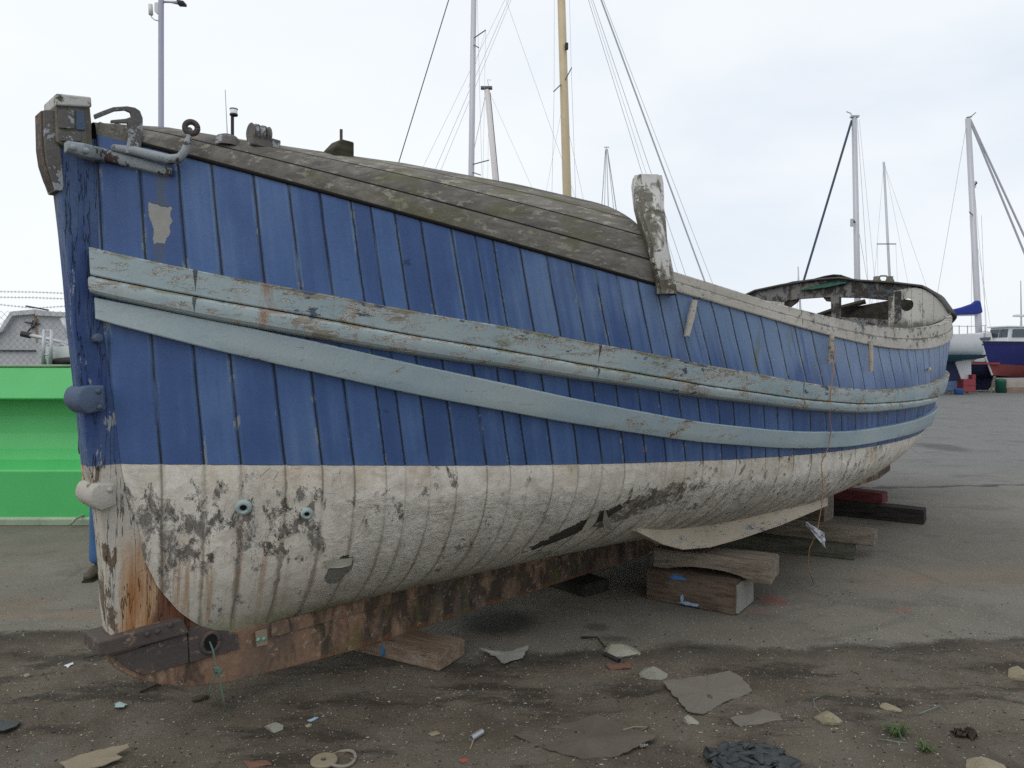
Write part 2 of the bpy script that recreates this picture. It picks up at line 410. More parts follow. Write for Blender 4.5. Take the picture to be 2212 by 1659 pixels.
    barec = g.mix(g.sm(g.noise(g.map(p, (26, 26, 7)), 1, 6, .7), .3, .7), (.085, .074, .058), (.30, .275, .245))
    wc = g.mix(peel, wc, barec)
    rim = g.sm(g.absv(pk_-.622), .014, .002)
    wc = g.mix(rim*.45, wc, (.80, .76, .67))
    crk = g.sm(g.vor(g.map(p, (9, 9, 6)), 1.6, 'DISTANCE_TO_EDGE'), .010, .002)*g.sm(n1, .46, .56)
    wc = g.mix(crk*.6, wc, (.12, .10, .08))
    # torn sheathing: a gash along the turn of the bilge and a small one forward
    def gash(cx, cz, ang, L, W, amp):
        q = g.map(g.comb(x, z, 0.), (1, 1, 1), (0, 0, 0)); dx_ = x-cx; dz_ = z-cz
        ca, sa = math.cos(ang), math.sin(ang); a_ = dx_*ca+dz_*sa; b_ = dz_*ca-dx_*sa
        r = g.math('SQRT', (a_/L)*(a_/L)+(b_/W)*(b_/W))
        return g.sm(r+(g.noise(p, 20, 6, .7)-.5)*amp, 1.0, .93)
    g1 = gash(GASH[0][0], GASH[0][2], .55, .24, .050, 1.3); g2 = gash(GASH[1][0], GASH[1][2], 1.45, .085, .05, .9)
    gd = g.mx(g1, g2)
    grime = gash(GASH[0][0]+.30, GASH[0][2]+.10, .35, .34, .075, 1.9)
    wc = g.mix(grime*g.sm(n2, .30, .55)*.85, wc, (.12, .10, .075))
    wc = g.mix(g1, wc, g.mix(g.noise(p, 45, 6, .75), (.008, .007, .006), (.11, .095, .075)))
    wc = g.mix(g2, wc, g.mix(g.sm(z, GASH[1][2]+.0, GASH[1][2]+.1), (.21, .205, .18), (.03, .027, .022)))
    # rusty hood ends of the stem
    isw = g.sm(h+(wob-.5)*.006, .002, -.002)
    col = g.mix(isw, blue, wc)
    seamc = g.mix(isw, (.014, .016, .022), (.085, .07, .05))
    sfac = seam*g.mix(isw, .92, .55)
    sf = g.math('MULTIPLY', seam, .92-isw*(.36+.4*g.sm(n3, .62, .42)))
    col = g.mix(sf, col, seamc)
    wrk = g.noise(g.map(p, (9, 9, 15)), 1, 9, .72, 1.6)
    vg = g.sm(edge, .0, .085)
    hgt = vg*(.75-isw*.55)+(cloudy-.5)*.35 - (peel+peel1)*isw*.35-chipb*(1-isw)*.2-gd*isw*1.5+isw*rough_zone*wrk*1.35+isw*pn*.5+isw*n2*.12+fine*.05+(streak-.5)*.08
    nrm = g.bump(hgt, .012, 1.0)
    rgh = g.math('ADD', .46, isw*.3+chipb*.2)
    return g.done(col, rgh, nrm, 0., .32)

def wood_grey(name, c1, c2, sc=(1.2, 14, 14), green=0.0, lich=0.0, planks=False, dark=(.03, .028, .024), bdist=.006):
    g = G(name); p = g.obj(); pu, pvv, _ = g.sep(g.uv())
    grain = g.noise(g.map(p, sc), 2.2, 8, .68, .4); big = g.noise(g.map(p, (1.6, 3, 3)), 1, 4, .6)
    f2 = g.noise(g.map(p, (sc[0]*4, sc[1]*3, sc[2]*3)), 2.5, 5, .7)
    col = g.mix(g.sm(grain, .34, .66), c1, c2); col = g.mix(g.sm(big, .35, .7)*.5, col, c1)
    col = g.mix(g.sm(f2, .60, .68)*.5, col, dark)
    hgt = grain*.7+f2*.5
    if lich:
        ln = g.noise(g.map(p, (3.6, 17, 17), (3, 3, 1)), 1.9, 9, .74)
        col = g.mix(g.sm(ln, .55, .60)*lich, col, (.33, .32, .26))
    if green:
        gn = g.noise(g.map(p, (2.2, 5, 5), (1, 3, 7)), 1.6, 6, .66)
        col = g.mix(g.sm(gn, .46, .68)*green, col, (.115, .115, .045))
    if planks:
        e = g.fract(pvv); ed = g.mn(e, 1-e); wv = (g.noise(g.map(p, (6, 1, 1)), 1, 3)-.5)*.03
        sm = g.sm(ed+wv, .040, .016); idx = g.floor(pvv); rn = g.white(idx)
        col = g.mulc(col, g.mix(rn, (.78, .78, .78), (1.18, 1.14, 1.1)))
        col = g.mix(sm, col, (.012, .011, .010)); hgt = hgt-sm*2.0
    return g.done(col, .85, g.bump(hgt, bdist, .8), 0., .2)

def peel_paint(name, paint, paint2, under=(.48, .47, .44), wood=(.26, .23, .17), amt=.62, sc=(5, 5, 12), green=.5, rust=.0, rough=.6, edge_u=True, old=(.085, .105, .135), crack=1.0, zdirt=None):
    """paint flaking off wood; UV v runs 0..1 down the piece so the upper arris weathers first"""
    g = G(name); p = g.obj(); x, y, z = g.sep(p); pu, pv, _ = g.sep(g.uv())
    big = g.noise(g.map(p, (1.3, 1.3, 2)), 1, 4, .6); fine = g.noise(p, 70, 5, .7)
    col = g.mix(g.sm(big, .32, .68), paint, paint2)
    col = g.mulc(col, g.mix(fine, (.82, .82, .82), (1.14, 1.14, 1.14)))
    pn = g.noise(g.map(p, sc), 1.5, 9, .70, .3)
    zone = g.sm(g.noise(g.map(p, (1.1, 1.1, 2.0), (7, 2, 2)), 1, 3), .42, .66)
    if edge_u: zone = zone*.7+g.sm(pv, .22, .0)*.8
    pk = pn+zone*.13
    c1 = g.sm(pk, amt, amt+.008); c2 = g.sm(pk, amt+.055, amt+.063)
    col = g.mix(c1, col, g.mix(fine, under, tuple(c*.72 for c in under)))
    grain = g.noise(g.map(p, (3, 26, 26)), 2, 6, .7)
    col = g.mix(c2, col, g.mix(grain, tuple(c*.35 for c in wood), wood))
    c3 = g.sm(g.noise(g.map(p, (6, 6, 14), (9, 4, 1)), 1.5, 7, .68)+zone*.1, amt+.09, amt+.098)
    col = g.mix(c3, col, old)
    ln = g.sm(g.noise(g.map(p, (7, 7, 95), (0, 0, 0), (0, .0, 0)), 1, 6, .66), .64, .67)*g.sm(big, .42, .6)*crack
    col = g.mix(ln*.6, col, (.12, .12, .10))
    if rust:
        col = g.mix(g.sm(g.noise(g.map(p, (9, 9, 1.2), (3, 0, 0)), 1, 4, .6), .60, .70)*rust*g.sm(x, 1.4, .3), col, (.30, .135, .06))
    if edge_u:
        jt = g.sm(g.absv(g.fract(pu/1.63+.31)-.5)+(pv-.5)*.006, .0030, .0012)
        col = g.mix(jt*.85, col, (.04, .04, .035))
        nl = g.vor(g.comb(pu*5.2, pv*1.0+.0, 0.), 1.0, 'F1', 'Distance', .35)
        col = g.mix(g.sm(nl, .075, .045)*g.sm(big, .40, .52)*.6, col, (.10, .085, .06))
    gn = g.noise(g.map(p, (3.4, 3.4, 6), (2, 8, 4)), 1.5, 6, .66)
    gm = g.sm(gn+(g.sm(pv, .25, .0)*.16 if edge_u else 0.0), .60, .74)
    col = g.mix(gm*green, col, (.175, .165, .075))
    if zdirt:
        col = g.mix(g.sm(z+(pn-.5)*.30, zdirt[0], zdirt[1])*.85, col, (.075, .078, .05))
        col = g.mix(g.sm(g.absv(g.fract(y*9.0)-.5), .035, .012)*.55, col, (.09, .088, .075))
    hgt = fine*.15-c1*.35-c2*.4-ln*.3
    return g.done(col, rough, g.bump(hgt, .006, .9), 0., .3)

def rusty(name, c1=(.085, .062, .055), c2=(.20, .11, .06), paint=None, amt=.5, bd=.006, metal=0.0, sc=14):
    g = G(name); p = g.obj(); n = g.noise(p, sc, 8, .7, .2); b = g.noise(p, 4, 5, .6); f = g.noise(p, 60, 6, .75)
    col = g.mix(g.sm(b, .4, .68), c1, c2); col = g.mulc(col, g.mix(f, (.6, .6, .6), (1.3, 1.3, 1.3)))
    hgt = n+f*.5
    if paint:
        m = g.sm(n+(b-.5)*.3, amt, amt+.015); col = g.mix(m, g.mix(f, paint, tuple(c*.7 for c in paint)), col); hgt = hgt-m*.5
    else:
        m = g.sm(n, .55, .61); col = g.mix(m*.65, col, g.mix(f, (.20, .135, .10), (.36, .27, .18)))
    return g.done(col, .82, g.bump(hgt, bd, .9), metal, .25)

def plain(name, col, rough=.5, var=.15, metal=0., scale=8., bd=.002, dirt=0.0, spec=.4):
    g = G(name); p = g.obj(); n = g.noise(p, scale, 5, .6); f = g.noise(p, scale*9, 4, .7)
    c = g.mulc(col, g.mix(n, (1-var,)*3, (1+var,)*3))
    if dirt: c = g.mix(g.sm(g.noise(g.map(p, (3, 3, .8)), 1.5, 6, .65), .48, .7)*dirt, c, (.16, .145, .12))
    return g.done(c, rough, g.bump(f, bd, .5), metal, spec)
# ================================================================== the old boat: objects
_g = [hit(1250, 1140), hit(733, 1232)]
GASH = [p[0] if p else Vector((2, -1, .6)) for p in _g]
ZW0 = float(zWL[0])
boat = empty('wooden_boat', BOW, TH, 'derelict double-ended wooden boat, peeling blue topsides over a flaking white bottom, propped on timber blocks', 'boat')
M_HULL = hull_material()
M_DECK = wood_grey('grey_planks', (.115, .109, .098), (.225, .212, .192), (1.3, 11, 11), green=.6, lich=.75, planks=True)
M_GREY = wood_grey('weathered_wood', (.11, .102, .09), (.25, .235, .21), (10, 10, 1.4), green=.4, lich=.3)
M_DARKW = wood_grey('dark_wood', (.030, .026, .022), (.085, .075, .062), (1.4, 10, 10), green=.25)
M_STRK = peel_paint('pale_blue_flaking_paint', (.275, .37, .405), (.395, .45, .445), under=(.49, .495, .47), wood=(.38, .355, .295), amt=.57, sc=(5, 5, 15), green=.75, rust=.8)
M_STRK2 = peel_paint('pale_blue_sound_paint', (.30, .40, .445), (.40, .47, .485), crack=.3, amt=.665, green=.45, edge_u=False)
M_RAIL = peel_paint('cream_flaking_paint', (.54, .51, .45), (.44, .41, .36), (.56, .54, .49), (.22, .20, .16), amt=.585, sc=(8, 8, 9), green=.55)
M_POST = peel_paint('white_flaking_paint', (.55, .54, .51), (.47, .46, .44), (.31, .295, .26), (.20, .185, .145), amt=.53, sc=(12, 12, 3.2), green=.35, edge_u=False, old=(.10, .09, .065))
M_BK = peel_paint('cream_bilge_paint', (.50, .43, .335), (.40, .34, .26), amt=.62, green=.2, edge_u=False)
M_IRON = rusty('rusty_iron', (.088, .074, .069), (.135, .10, .08)); M_IRONP = rusty('painted_iron', (.085, .062, .055), (.17, .10, .062), (.36, .40, .42), 0.53, .010, sc=7)
M_IRONB = rusty('blue_painted_iron', (.10, .10, .10), (.16, .12, .09), (.105, .145, .225), .60)
M_IRONG = rusty('grey_painted_iron', (.135, .13, .125), (.165, .15, .135), (.40, .42, .44), .45)
M_IRONW = rusty('white_crusted_iron', (.16, .13, .12), (.30, .21, .13), (.52, .485, .43), .60)

def stem_material():
    g = G('stem_paint'); p = g.obj(); x, y, z = g.sep(p)
    n = g.noise(g.map(p, (9, 9, 3)), 1.4, 8, .7, .3); f = g.noise(p, 60, 5, .7); b = g.noise(g.map(p, (5, 5, 1.2), (2, 2, 0)), 1, 5, .62)
    bl = g.mix(g.sm(b, .3, .66), (.030, .062, .19), (.105, .16, .28))
    bl = g.mix(g.sm(n, .62, .63), bl, (.30, .33, .36))
    bl = g.mix(g.sm(b+(n-.5)*.4, .56, .70)*.7, bl, (.085, .085, .05))
    cr = g.mix(g.sm(b, .3, .7), (.56, .52, .45), (.46, .42, .35))
    cr = g.mix(g.sm(n+g.sm(z, 1.1, .6)*.07, .585, .60), cr, g.mix(f, (.08, .065, .05), (.22, .17, .12)))
    ru = g.sm(z+(n-.5)*.5, .98, .62)*g.sm(x+(n-.5)*.14, .085, .125)
    streak = g.noise(g.map(p, (34, 34, 2.2)), 1.2, 6, .66)
    rc = g.mix(g.sm(streak, .35, .62), (.50, .34, .20), (.33, .13, .035))
    rc = g.mix(g.sm(x*1.0-z*.25+(n-.5)*.1, .08, .13), rc, (.135, .045, .02))
    cr = g.mix(ru*.95, cr, rc)
    isw = g.sm(z, ZW0+.003, ZW0-.003)
    col = g.mulc(g.mix(isw, bl, cr), g.mix(f, (.75, .75, .75), (1.2, 1.2, 1.2)))
    crack = g.sm(g.absv(g.noise(g.map(p, (22, 22, 1.6)), 1, 4, .6)-.5), .012, .002)
    col = g.mix(crack*.7, col, (.03, .03, .028))
    return g.done(col, .65, g.bump(n*.5+f*.3-crack*1.2, .008, .9), 0., .25)
M_STEM = stem_material()
def keel_material():
    g = G('keel_iron_paint'); p = g.obj(); x, y, z = g.sep(p)
    n = g.noise(g.map(p, (5, 5, 5)), 1.5, 8, .7, .2); f = g.noise(p, 60, 5, .75); b = g.noise(g.map(p, (2.4, 2, 1.2), (4, 0, 0)), 1, 4, .6)
    st = g.noise(g.map(p, (6.5, 6.5, 2.2)), 1.2, 8, .68, .4)
    col = g.mix(g.sm(b, .36, .62), (.29, .175, .115), (.135, .105, .085))
    col = g.mix(g.sm(n, .52, .60)*.8, col, (.33, .225, .145))
    col = g.mix(g.sm(st+g.sm(x, .6, 1.6)*.10, .50, .66)*.85, col, (.044, .038, .031))
    col = g.mix(g.sm(g.noise(g.map(p, (6, 6, 3), (0, 3, 0)), 1.2, 6, .66), .52, .66)*g.sm(x, .7, 1.3)*.75, col, (.12, .115, .042))
    col = g.mix(g.sm(z+(n-.5)*.10, .130, .10)*g.sm(st, .42, .6)*.8, col, (.21, .085, .035))
    col = g.mix(g.sm(g.noise(p, 24, 6, .7), .60, .64)*.6, col, (.40, .35, .27))
    col = g.mulc(col, g.mix(f, (.6, .6, .6), (1.3, 1.3, 1.3)))
    return g.done(col, .85, g.bump(n+f*.5, .006, .9), 0., .2)
M_KEEL = keel_material()

# hull planking, both sides
mb = MB(); mb.grid(HP, HUV); mb.grid([[Vector((p.x, -p.y, p.z)) for p in r] for r in HP], HUV, flip=True)
hull = mb.build('hull', M_HULL, boat, smooth=True)

def side_n(sg, z):
    e = .04; a = float(bow_b(max(sg-e, 0.0), z)); b = float(bow_b(min(sg+e, LEN), z))
    s0 = float(smap(max(sg-e, 0), z)); s1 = float(smap(min(sg+e, LEN), z))
    t = Vector((s1-s0, -(b-a), 0)).normalized(); return Vector((t.y, -t.x, 0))
def bow_b_arr(z): return np.array([float(bow_b(s, zz)) for s, zz in zip(SG, z)])
def strake(name, zt, zb, prof, mat, sg0, sg1, n=240, start=0.0):
    for mir in (1, -1):
        rows, uvs = [], []
        for k in range(n):
            sg = sg0+(sg1-sg0)*k/(n-1); z1, z2 = float(zat(zt, sg)), float(zat(zb, sg)); row, ruv = [], []
            nn = side_n(sg, (z1+z2)/2)
            jit = mnoise.noise((sg*2.1, 4.4, 1.0))*.004+mnoise.noise((sg*9, z1*3, 1.0))*.0012
            for f, o in prof:
                z = z1+(z2-z1)*f+jit; b = float(bow_b(sg, z)); s = float(smap(sg, z))+start*max(0, 1-sg/.3)
                q = Vector((s, -b, z))+nn*(o+jit*.5 if o > 0 else o)
                row.append((q.x, q.y*mir, q.z)); ruv.append((sg, f))
            rows.append(row); uvs.append(ruv)
        m = MB(); m.grid(rows, uvs)
        P = len(prof); m.f.append(list(range(P))); m.mi.append(0); m.f.append([(n-1)*P+j for j in range(P)][::-1]); m.mi.append(0)
        m.build(name, mat, boat, angle=22)
BAND = lambda th, r=.007: [(0, -.02), (0, th-r), (.02, th-r*.3), (.06, th), (.3, th), (.6, th), (.94, th), (.98, th-r*.3), (1, th-r), (1, -.02)]
HALF = lambda th: [(0, -.02), (0, th*.62), (.05, th*.80), (.15, th*.96), (.3, th), (.55, th), (.76, th*.97), (.9, th*.84), (.97, th*.62), (1, th*.4), (1, -.02)]
_k = int(np.argmax(uvz(smap(SG, zUB), bow_b_arr(zUB), zUB)[0] > 2003)); SG_END = float(SG[_k]); print('half round ends', SG_END)
strake('rubbing_strake', zUT, zUM, BAND(.046), M_STRK, 0.0, 9.55, start=-.02)
strake('half_round_moulding', zUM-.004, zUB, HALF(.070), M_STRK, 0.0, SG_END, start=-.02)
strake('lower_strake', zLT, zLB, BAND(.042), M_STRK2, 0.0, 9.5, start=-.012)

# foredeck
mb = MB(); mb.grid(TP, TUV); mb.grid([[Vector((p.x, -p.y, p.z)) for p in r] for r in TP], TUV, flip=True)
e = TP[-1]; ring = [Vector(p) for p in e]+[Vector((p.x, -p.y, p.z)) for p in e[::-1]]
mb.add(ring, [list(range(len(ring)))])
foredeck = mb.build('foredeck', M_DECK, boat, angle=45)
# strip along the foredeck edge, standing for a thin shadow line above the blue
rows = []
for sg in np.linspace(.1, 2.29, 60):
    z = float(zat(zSH, sg)); nn = side_n(float(sg), z); q = Vector((float(smap(sg, z)), -float(bow_b(sg, z)), z))
    rows.append([q+nn*o+Vector((0, 0, dz)) for o, dz in ((-.02, .0), (.006, .0), (.009, .008), (.006, .016), (-.02, .02))])
MB().grid(rows).build('shadow_line_strip', M_DECK, boat, smooth=True)
# gunwale rail aft of the post: two cream planks
for nm, f0, f1, o in (('gunwale_plank', 0.0, .47, .018), ('gunwale_plank', .485, 1.0, .012)):
    for mir in (1, -1):
        rows, uvs = [], []
        for k in range(200):
            sg = 2.30+(9.88-2.30)*k/199; za, zb_ = float(zat(zSH, sg)), max(float(zat(zRT, sg)), float(zat(zSH, sg))+.10)
            nn = side_n(sg, za); b = float(hb(sg, 1.0)); row, ruv = [], []
            lo, hi = za+(zb_-za)*f0, za+(zb_-za)*f1; w_ = mnoise.noise((sg*3, f0*9, 0))*.004
            for z, oo in ((lo, -.05), (lo, o-.003), (lo+.006, o), ((lo+hi)/2, o+w_), (hi-.006, o), (hi, o-.004), (hi, -.05)):
                q = Vector((float(smap(sg, za)), -b, z))+nn*oo; row.append((q.x, q.y*mir, q.z)); ruv.append((sg, (hi-z)/(hi-lo)))
            rows.append(row); uvs.append(ruv)
        MB().grid(rows, uvs).build(nm, M_RAIL, boat, angle=14)
# cockpit floor
dk = [(float(smap(s, 2)), -float(hb(s, .7))+.06) for s in np.linspace(2.3, 9.7, 40)]
MB().add([(x, y, 1.52) for x, y in dk]+[(x, -y, 1.52) for x, y in dk[::-1]], [list(range(80))]).build('deck', M_DARKW, boat)

# stem, stem head and its iron
P = lambda L, y: [onb(u, v, y) for u, v in L]
stem = MB().prism(P([(116,296),(124,350),(130,415),(140,500),(150,600),(160,720),(169,800),(178,880),(190,1003),(204,1060),(215,1105),(222,1170),(228,1250),(231,1310),(240,1375),(300,1400),(420,1410),(560,1400),(560,1352),(470,1330),(405,1270),(365,1200),(335,1100),(305,1000),(272,900),(236,720),(222,500),(216,400),(212,300)], -.052), (0, .104, 0))
stem.build('stem', M_STEM, boat, bevel=.006)
MB().prism(P([(119,226),(195,231),(198,262),(199,300),(206,352),(122,306)], -.075), (0, .15, 0)).build('stem_head', M_GREY, boat, bevel=.006)
MB().prism(P([(121,201),(150,204),(197,209),(199,231),(160,229),(121,227)], -.09), (0, .18, 0)).build('stem_cap', M_POST, boat, bevel=.006)
MB().prism(P([(126,236),(160,238),(161,278),(128,276)], -.083), (0, .012, 0)).build('name_panel', M_IRONG, boat, bevel=.002)
MB().prism(P([(165,238),(182,239),(185,281),(165,280)], -.083), (0, .012, 0)).build('name_panel', M_IRONB, boat, bevel=.002)
MB().prism(P([(128,284),(176,286),(176,306),(130,304)], -.083), (0, .012, 0)).build('name_panel', M_IRONG, boat, bevel=.002)
MB().prism(P([(94,237),(125,237),(126,300),(133,330),(138,400),(135,413),(121,411),(112,385),(101,350),(97,315)], -.060), (0, .12, 0)).build('stem_plate', M_IRONG, boat, bevel=.004)
MB().prism(P([(88,239),(96,238),(98,315),(103,348),(114,380),(124,410),(118,410),(106,385),(95,352),(90,318)], -.045), (0, .09, 0)).build('plate_flange', M_IRON, boat, bevel=.003)
def knob(name, pts, mat, bolts):
    m = MB(); rows = []
    ys = [-.105, -.10, -.07, .07, .10, .105]; sc = [.80, .95, 1, 1, .95, .8]
    base = P(pts, -.1); c = sum(base, Vector())/len(base)
    for y, k in zip(ys, sc): rows.append([Vector((c.x+(q.x-c.x)*k, y, c.z+(q.z-c.z)*k)) for q in base])
    m.grid(rows, close_v=True); n = len(base)
    m.f.append(list(range(n))); m.mi.append(0); m.f.append([5*n+j for j in range(n)][::-1]); m.mi.append(0)
    o = m.build(name, mat, boat, bevel=.010, seg=3, smooth=True)
    for u, v in bolts:
        q = onb(u, v, -.107); MB().lathe([(.011, -.004), (.011, .003), (.006, .006), (0, .007)], 12, q, Matrix.Rotation(math.pi/2, 3, 'X')).build('bolt', mat, o, smooth=True)
knob('stem_fitting', [(166,868),(168,852),(174,840),(184,834),(202,832),(227,832),(229,860),(231,888),(207,892),(190,896),(179,888),(170,878)], M_IRONB, [(213,845),(216,879)])
knob('stem_fitting', [(192,1080),(195,1062),(202,1051),(212,1046),(230,1043),(249,1043),(253,1070),(254,1092),(234,1100),(219,1106),(206,1099),(196,1090)], M_IRONW, [(238,1058)])
q = onb(208, 731, -.06); MB().lathe([(.02, -.02), (.02, .03), (.016, .04), (0, .042)], 8, q, Matrix.Rotation(math.pi/2, 3, 'X')).build('stem_bolt', M_IRONB, boat, bevel=.002)

# keel and forefoot iron
bot = P([(238,1424),(253,1447),(300,1469),(350,1480),(420,1484),(500,1473),(620,1444),(760,1407)], -.07)
kp = [(p.x, p.z) for p in bot]+[(2.2, .095), (4, .10), (9.3, .13), (9.75, .2), (9.75, .75)]
kt = [(9.4, .66), (9.0, .50), (8.4, .33), (6, .365), (2, .365), (1.3, .36), (.8, .355), (.6, .36)]+[(p.x, p.z) for p in P([(420,1380),(330,1395),(240,1400)], -.07)]
MB().prism([(x, -.07, z) for x, z in kp+kt], (0, .14, 0)).build('keel', M_KEEL, boat, bevel=.006)
MB().prism([(9.62, -.05, .7), (9.70, -.05, .5), (9.96, -.05, .7), (10.06, -.05, 1.5), (10.1, -.05, 2.36), (9.98, -.05, 2.36), (9.86, -.05, 1.4), (9.8, -.05, .9)], (0, .10, 0)).build('stern_post', M_STEM, boat, bevel=.006)
bt = [(s, .335) for s in (.78, 1.2, 1.8, 3, 5, 7.5)]
MB().prism([(s, -.088, z+.02) for s, z in bt]+[(s, -.088, z-.05) for s, z in bt[::-1]], (0, .176, 0)).build('keel_batten', M_KEEL, boat, bevel=.004)
MB().prism(P([(246,1418),(404,1368),(408,1432),(312,1459),(275,1444)], -.080), (0, .160, 0)).build('forefoot_plate', M_IRON, boat, bevel=.003)
MB().prism(P([(407,1367),(430,1353),(470,1364),(513,1367),(518,1402),(411,1432)], -.084), (0, .168, 0)).build('forefoot_plate', M_IRON, boat, bevel=.003)
bd = P([(212,1388),(228,1384),(300,1363),(393,1337),(402,1352),(411,1368),(330,1391),(250,1412),(232,1417),(213,1420)], -.10)
MB().prism(bd, (0, .20, 0)).build('bow_band', M_IRON, boat, bevel=.008)
for u, v in ((278,1382),(318,1370),(340,1364),(368,1350)):
    MB().lathe([(.012, -.004), (.012, .004), (.008, .008), (0, .009)], 8, onb(u, v, -.10), Matrix.Rotation(math.pi/2, 3, 'X')).build('bolt', M_IRON, boat, smooth=True)
q = onb(455, 1388, -.086)
rg = [q+Vector((math.cos(a)*.040, 0, math.sin(a)*.046)) for a in np.linspace(0, 2*math.pi, 25)]
M_BLACK = plain('dark_hole', (.008, .008, .007), .9, .1)
rgo = MB().tube(rg, .010, 8).build('hawse_ring', M_IRON, boat, smooth=True)
MB().lathe([(0, .002), (.036, .002), (.038, -.006)], 20, q, Matrix.Rotation(math.pi/2, 3, 'X')).build('hawse_hole', M_BLACK, rgo)
M_BRZ = plain('bronze_strip', (.30, .23, .17), .6, .3, .2); M_VERD = plain('verdigris', (.17, .42, .34), .7, .25)
st = MB().prism(P([(553,1365),(577,1359),(579,1392),(555,1398)], -.10), (0, .012, 0)).build('bronze_strap', M_BRZ, boat, bevel=.002)
for u, v in ((558,1382),(570,1380)): MB().lathe([(.010, -.004), (.010, .004), (0, .006)], 10, onb(u, v, -.10), Matrix.Rotation(math.pi/2, 3, 'X')).build('nail_head', M_VERD, st, smooth=True)

# seacocks
def frame_from(n):
    n = n.normalized(); t = Vector((1, 0, 0)); t = (t-n*t.dot(n)).normalized(); b = n.cross(t)
    return Matrix((t, b, n)).transposed()
M_SEA = plain('grey_green_bronze', (.34, .42, .41), .6, .3, 0., 20)
for (u, v, r) in ((526, 1095, .036), (663, 1108, .028)):
    p, n = hit(u, v)
    R = frame_from(n)
    o = MB().lathe([(r*1.02, -.01), (r, .008), (r*.9, .015), (r*.55, .020), (r*.46, .016), (r*.40, .004)], 28, p, R).build('skin_fitting', M_SEA, boat, smooth=True)
    MB().lathe([(0, .006), (r*.46, .006)], 20, p, R).build('drain_hole', M_BLACK, o)

# iron at the bow: bar, hooked fairlead and arched bracket
def surf(u, v, off):
    h = hit(u, v, off); return h[0] if h else onb(u, v, -.2)
pts = [(140,318),(175,326),(215,335),(260,346),(300,356),(335,366),(366,374)]
mbar = MB(); rows = []
for i, (u, v) in enumerate(pts):
    c0 = surf(u, v, .0); hw = [.020, .026, .026, .025, .023, .021, .016][i]
    rows.append([c0+Vector((0, -o, dz)) for o, dz in ((-.01, hw), (.028, hw), (.036, hw*.5), (.036, -hw*.5), (.028, -hw), (-.01, -hw))])
mbar.grid(rows); mbar.f += [list(range(6)), [36+j for j in range(6)][::-1]]; mbar.mi += [0, 0]
mbar.build('bow_bar', M_IRONP, boat, angle=40, bevel=.004)
hk = [(250,322,.02),(300,331,.035),(345,343,.045),(378,351,.05),(398,347,.05),(409,334,.05),(413,316,.05),(413,300,.05)]
MB().tube([surf(u, v, o) for u, v, o in hk], [.015, .019, .021, .021, .019, .016, .014, .013], 10).build('fairlead_hook', M_IRONP, boat, smooth=True)
c0 = surf(419, 308, .055); c0.z += (308-296)/F*3.1
MB().tube([c0+Vector((math.cos(a)*.022, math.cos(a)*-.010, math.sin(a)*.024)) for a in np.linspace(0, 2*math.pi, 25)], .012, 8).build('fairlead_ring', M_IRON, boat, smooth=True)
yb = surf(288, 326, .05).y
MB().prism(P([(203,247),(225,238),(245,231),(275,229),(292,232),(303,239),(309,255),(309,275),(304,336),(273,330),(279,290),(276,266),(240,265),(240,259),(272,256),(284,252),(282,243),(270,238),(248,240),(206,257)], yb), (0, .014, 0)).build('bow_bracket', M_IRONG, boat, bevel=.003)
for u, v in ((152,323),(180,330),(211,338)):
    q = surf(u, v, .0)+Vector((0, -.036, 0)); MB().lathe([(.013, -.004), (.012, .005), (.007, .009), (0, .010)], 10, q, Matrix.Rotation(math.pi/2, 3, 'X')).build('bolt', M_IRONP, boat, smooth=True)
sh = MB()
for u, v, du in ((215,262,18), (250,264,20), (232,272,26)):
    a = surf(u, 282, .0); b_ = surf(u+du, 286, .0); a.z = onb(u, v, a.y).z; b_.z = onb(u+du, v+6, b_.y).z
    sh.prism([a, b_, b_+Vector((0, 0, -.05)), a+Vector((0, 0, -.06))], (0, .03, 0))
sh.build('splintered_board', M_GREY, boat, bevel=.003)

# deck fittings on the foredeck
def on_deck(u, v): return surf(u, v, 0.0)
c0 = on_deck(560, 312); c0.z -= .012
fit = MB(); fit.box(c0+Vector((.02, 0, .02)), (.13, .06, .05), M=Matrix.Rotation(.05, 3, 'Y')); sheave = fit.build('sheave_block', M_IRONG, boat, bevel=.004)
for k, dx_ in enumerate((-.03, .0, .03)):
    MB().lathe([(0, -.010), (.042, -.010), (.034, 0), (.042, .010), (0, .010)], 18, c0+Vector((dx_, 0, .055)), Matrix.Rotation(math.pi/2, 3, 'Y')).build('sheave', M_IRONG, sheave, angle=40)
c0 = on_deck(737, 334); c0.z -= .02
blk = MB().prism([c0+Vector(p) for p in [(-.065, -.04, -.03), (.045, -.04, -.03), (.045, -.04, .080), (-.02, -.04, .080), (-.065, -.04, .03)]], (0, .09, 0)).build('mooring_block', M_DARKW, boat, bevel=.008)
MB().tube([c0+Vector((.0, 0, .06)), c0+Vector((.0, 0, .135))], .007, 8).build('iron_pin', M_IRON, blk)
c0 = on_deck(490, 302)
MB().lathe([(.055, -.03), (.052, .0), (.04, .014), (.02, .022), (0, .024)], 18, c0).build('deck_cap', M_IRONG, boat, smooth=True)

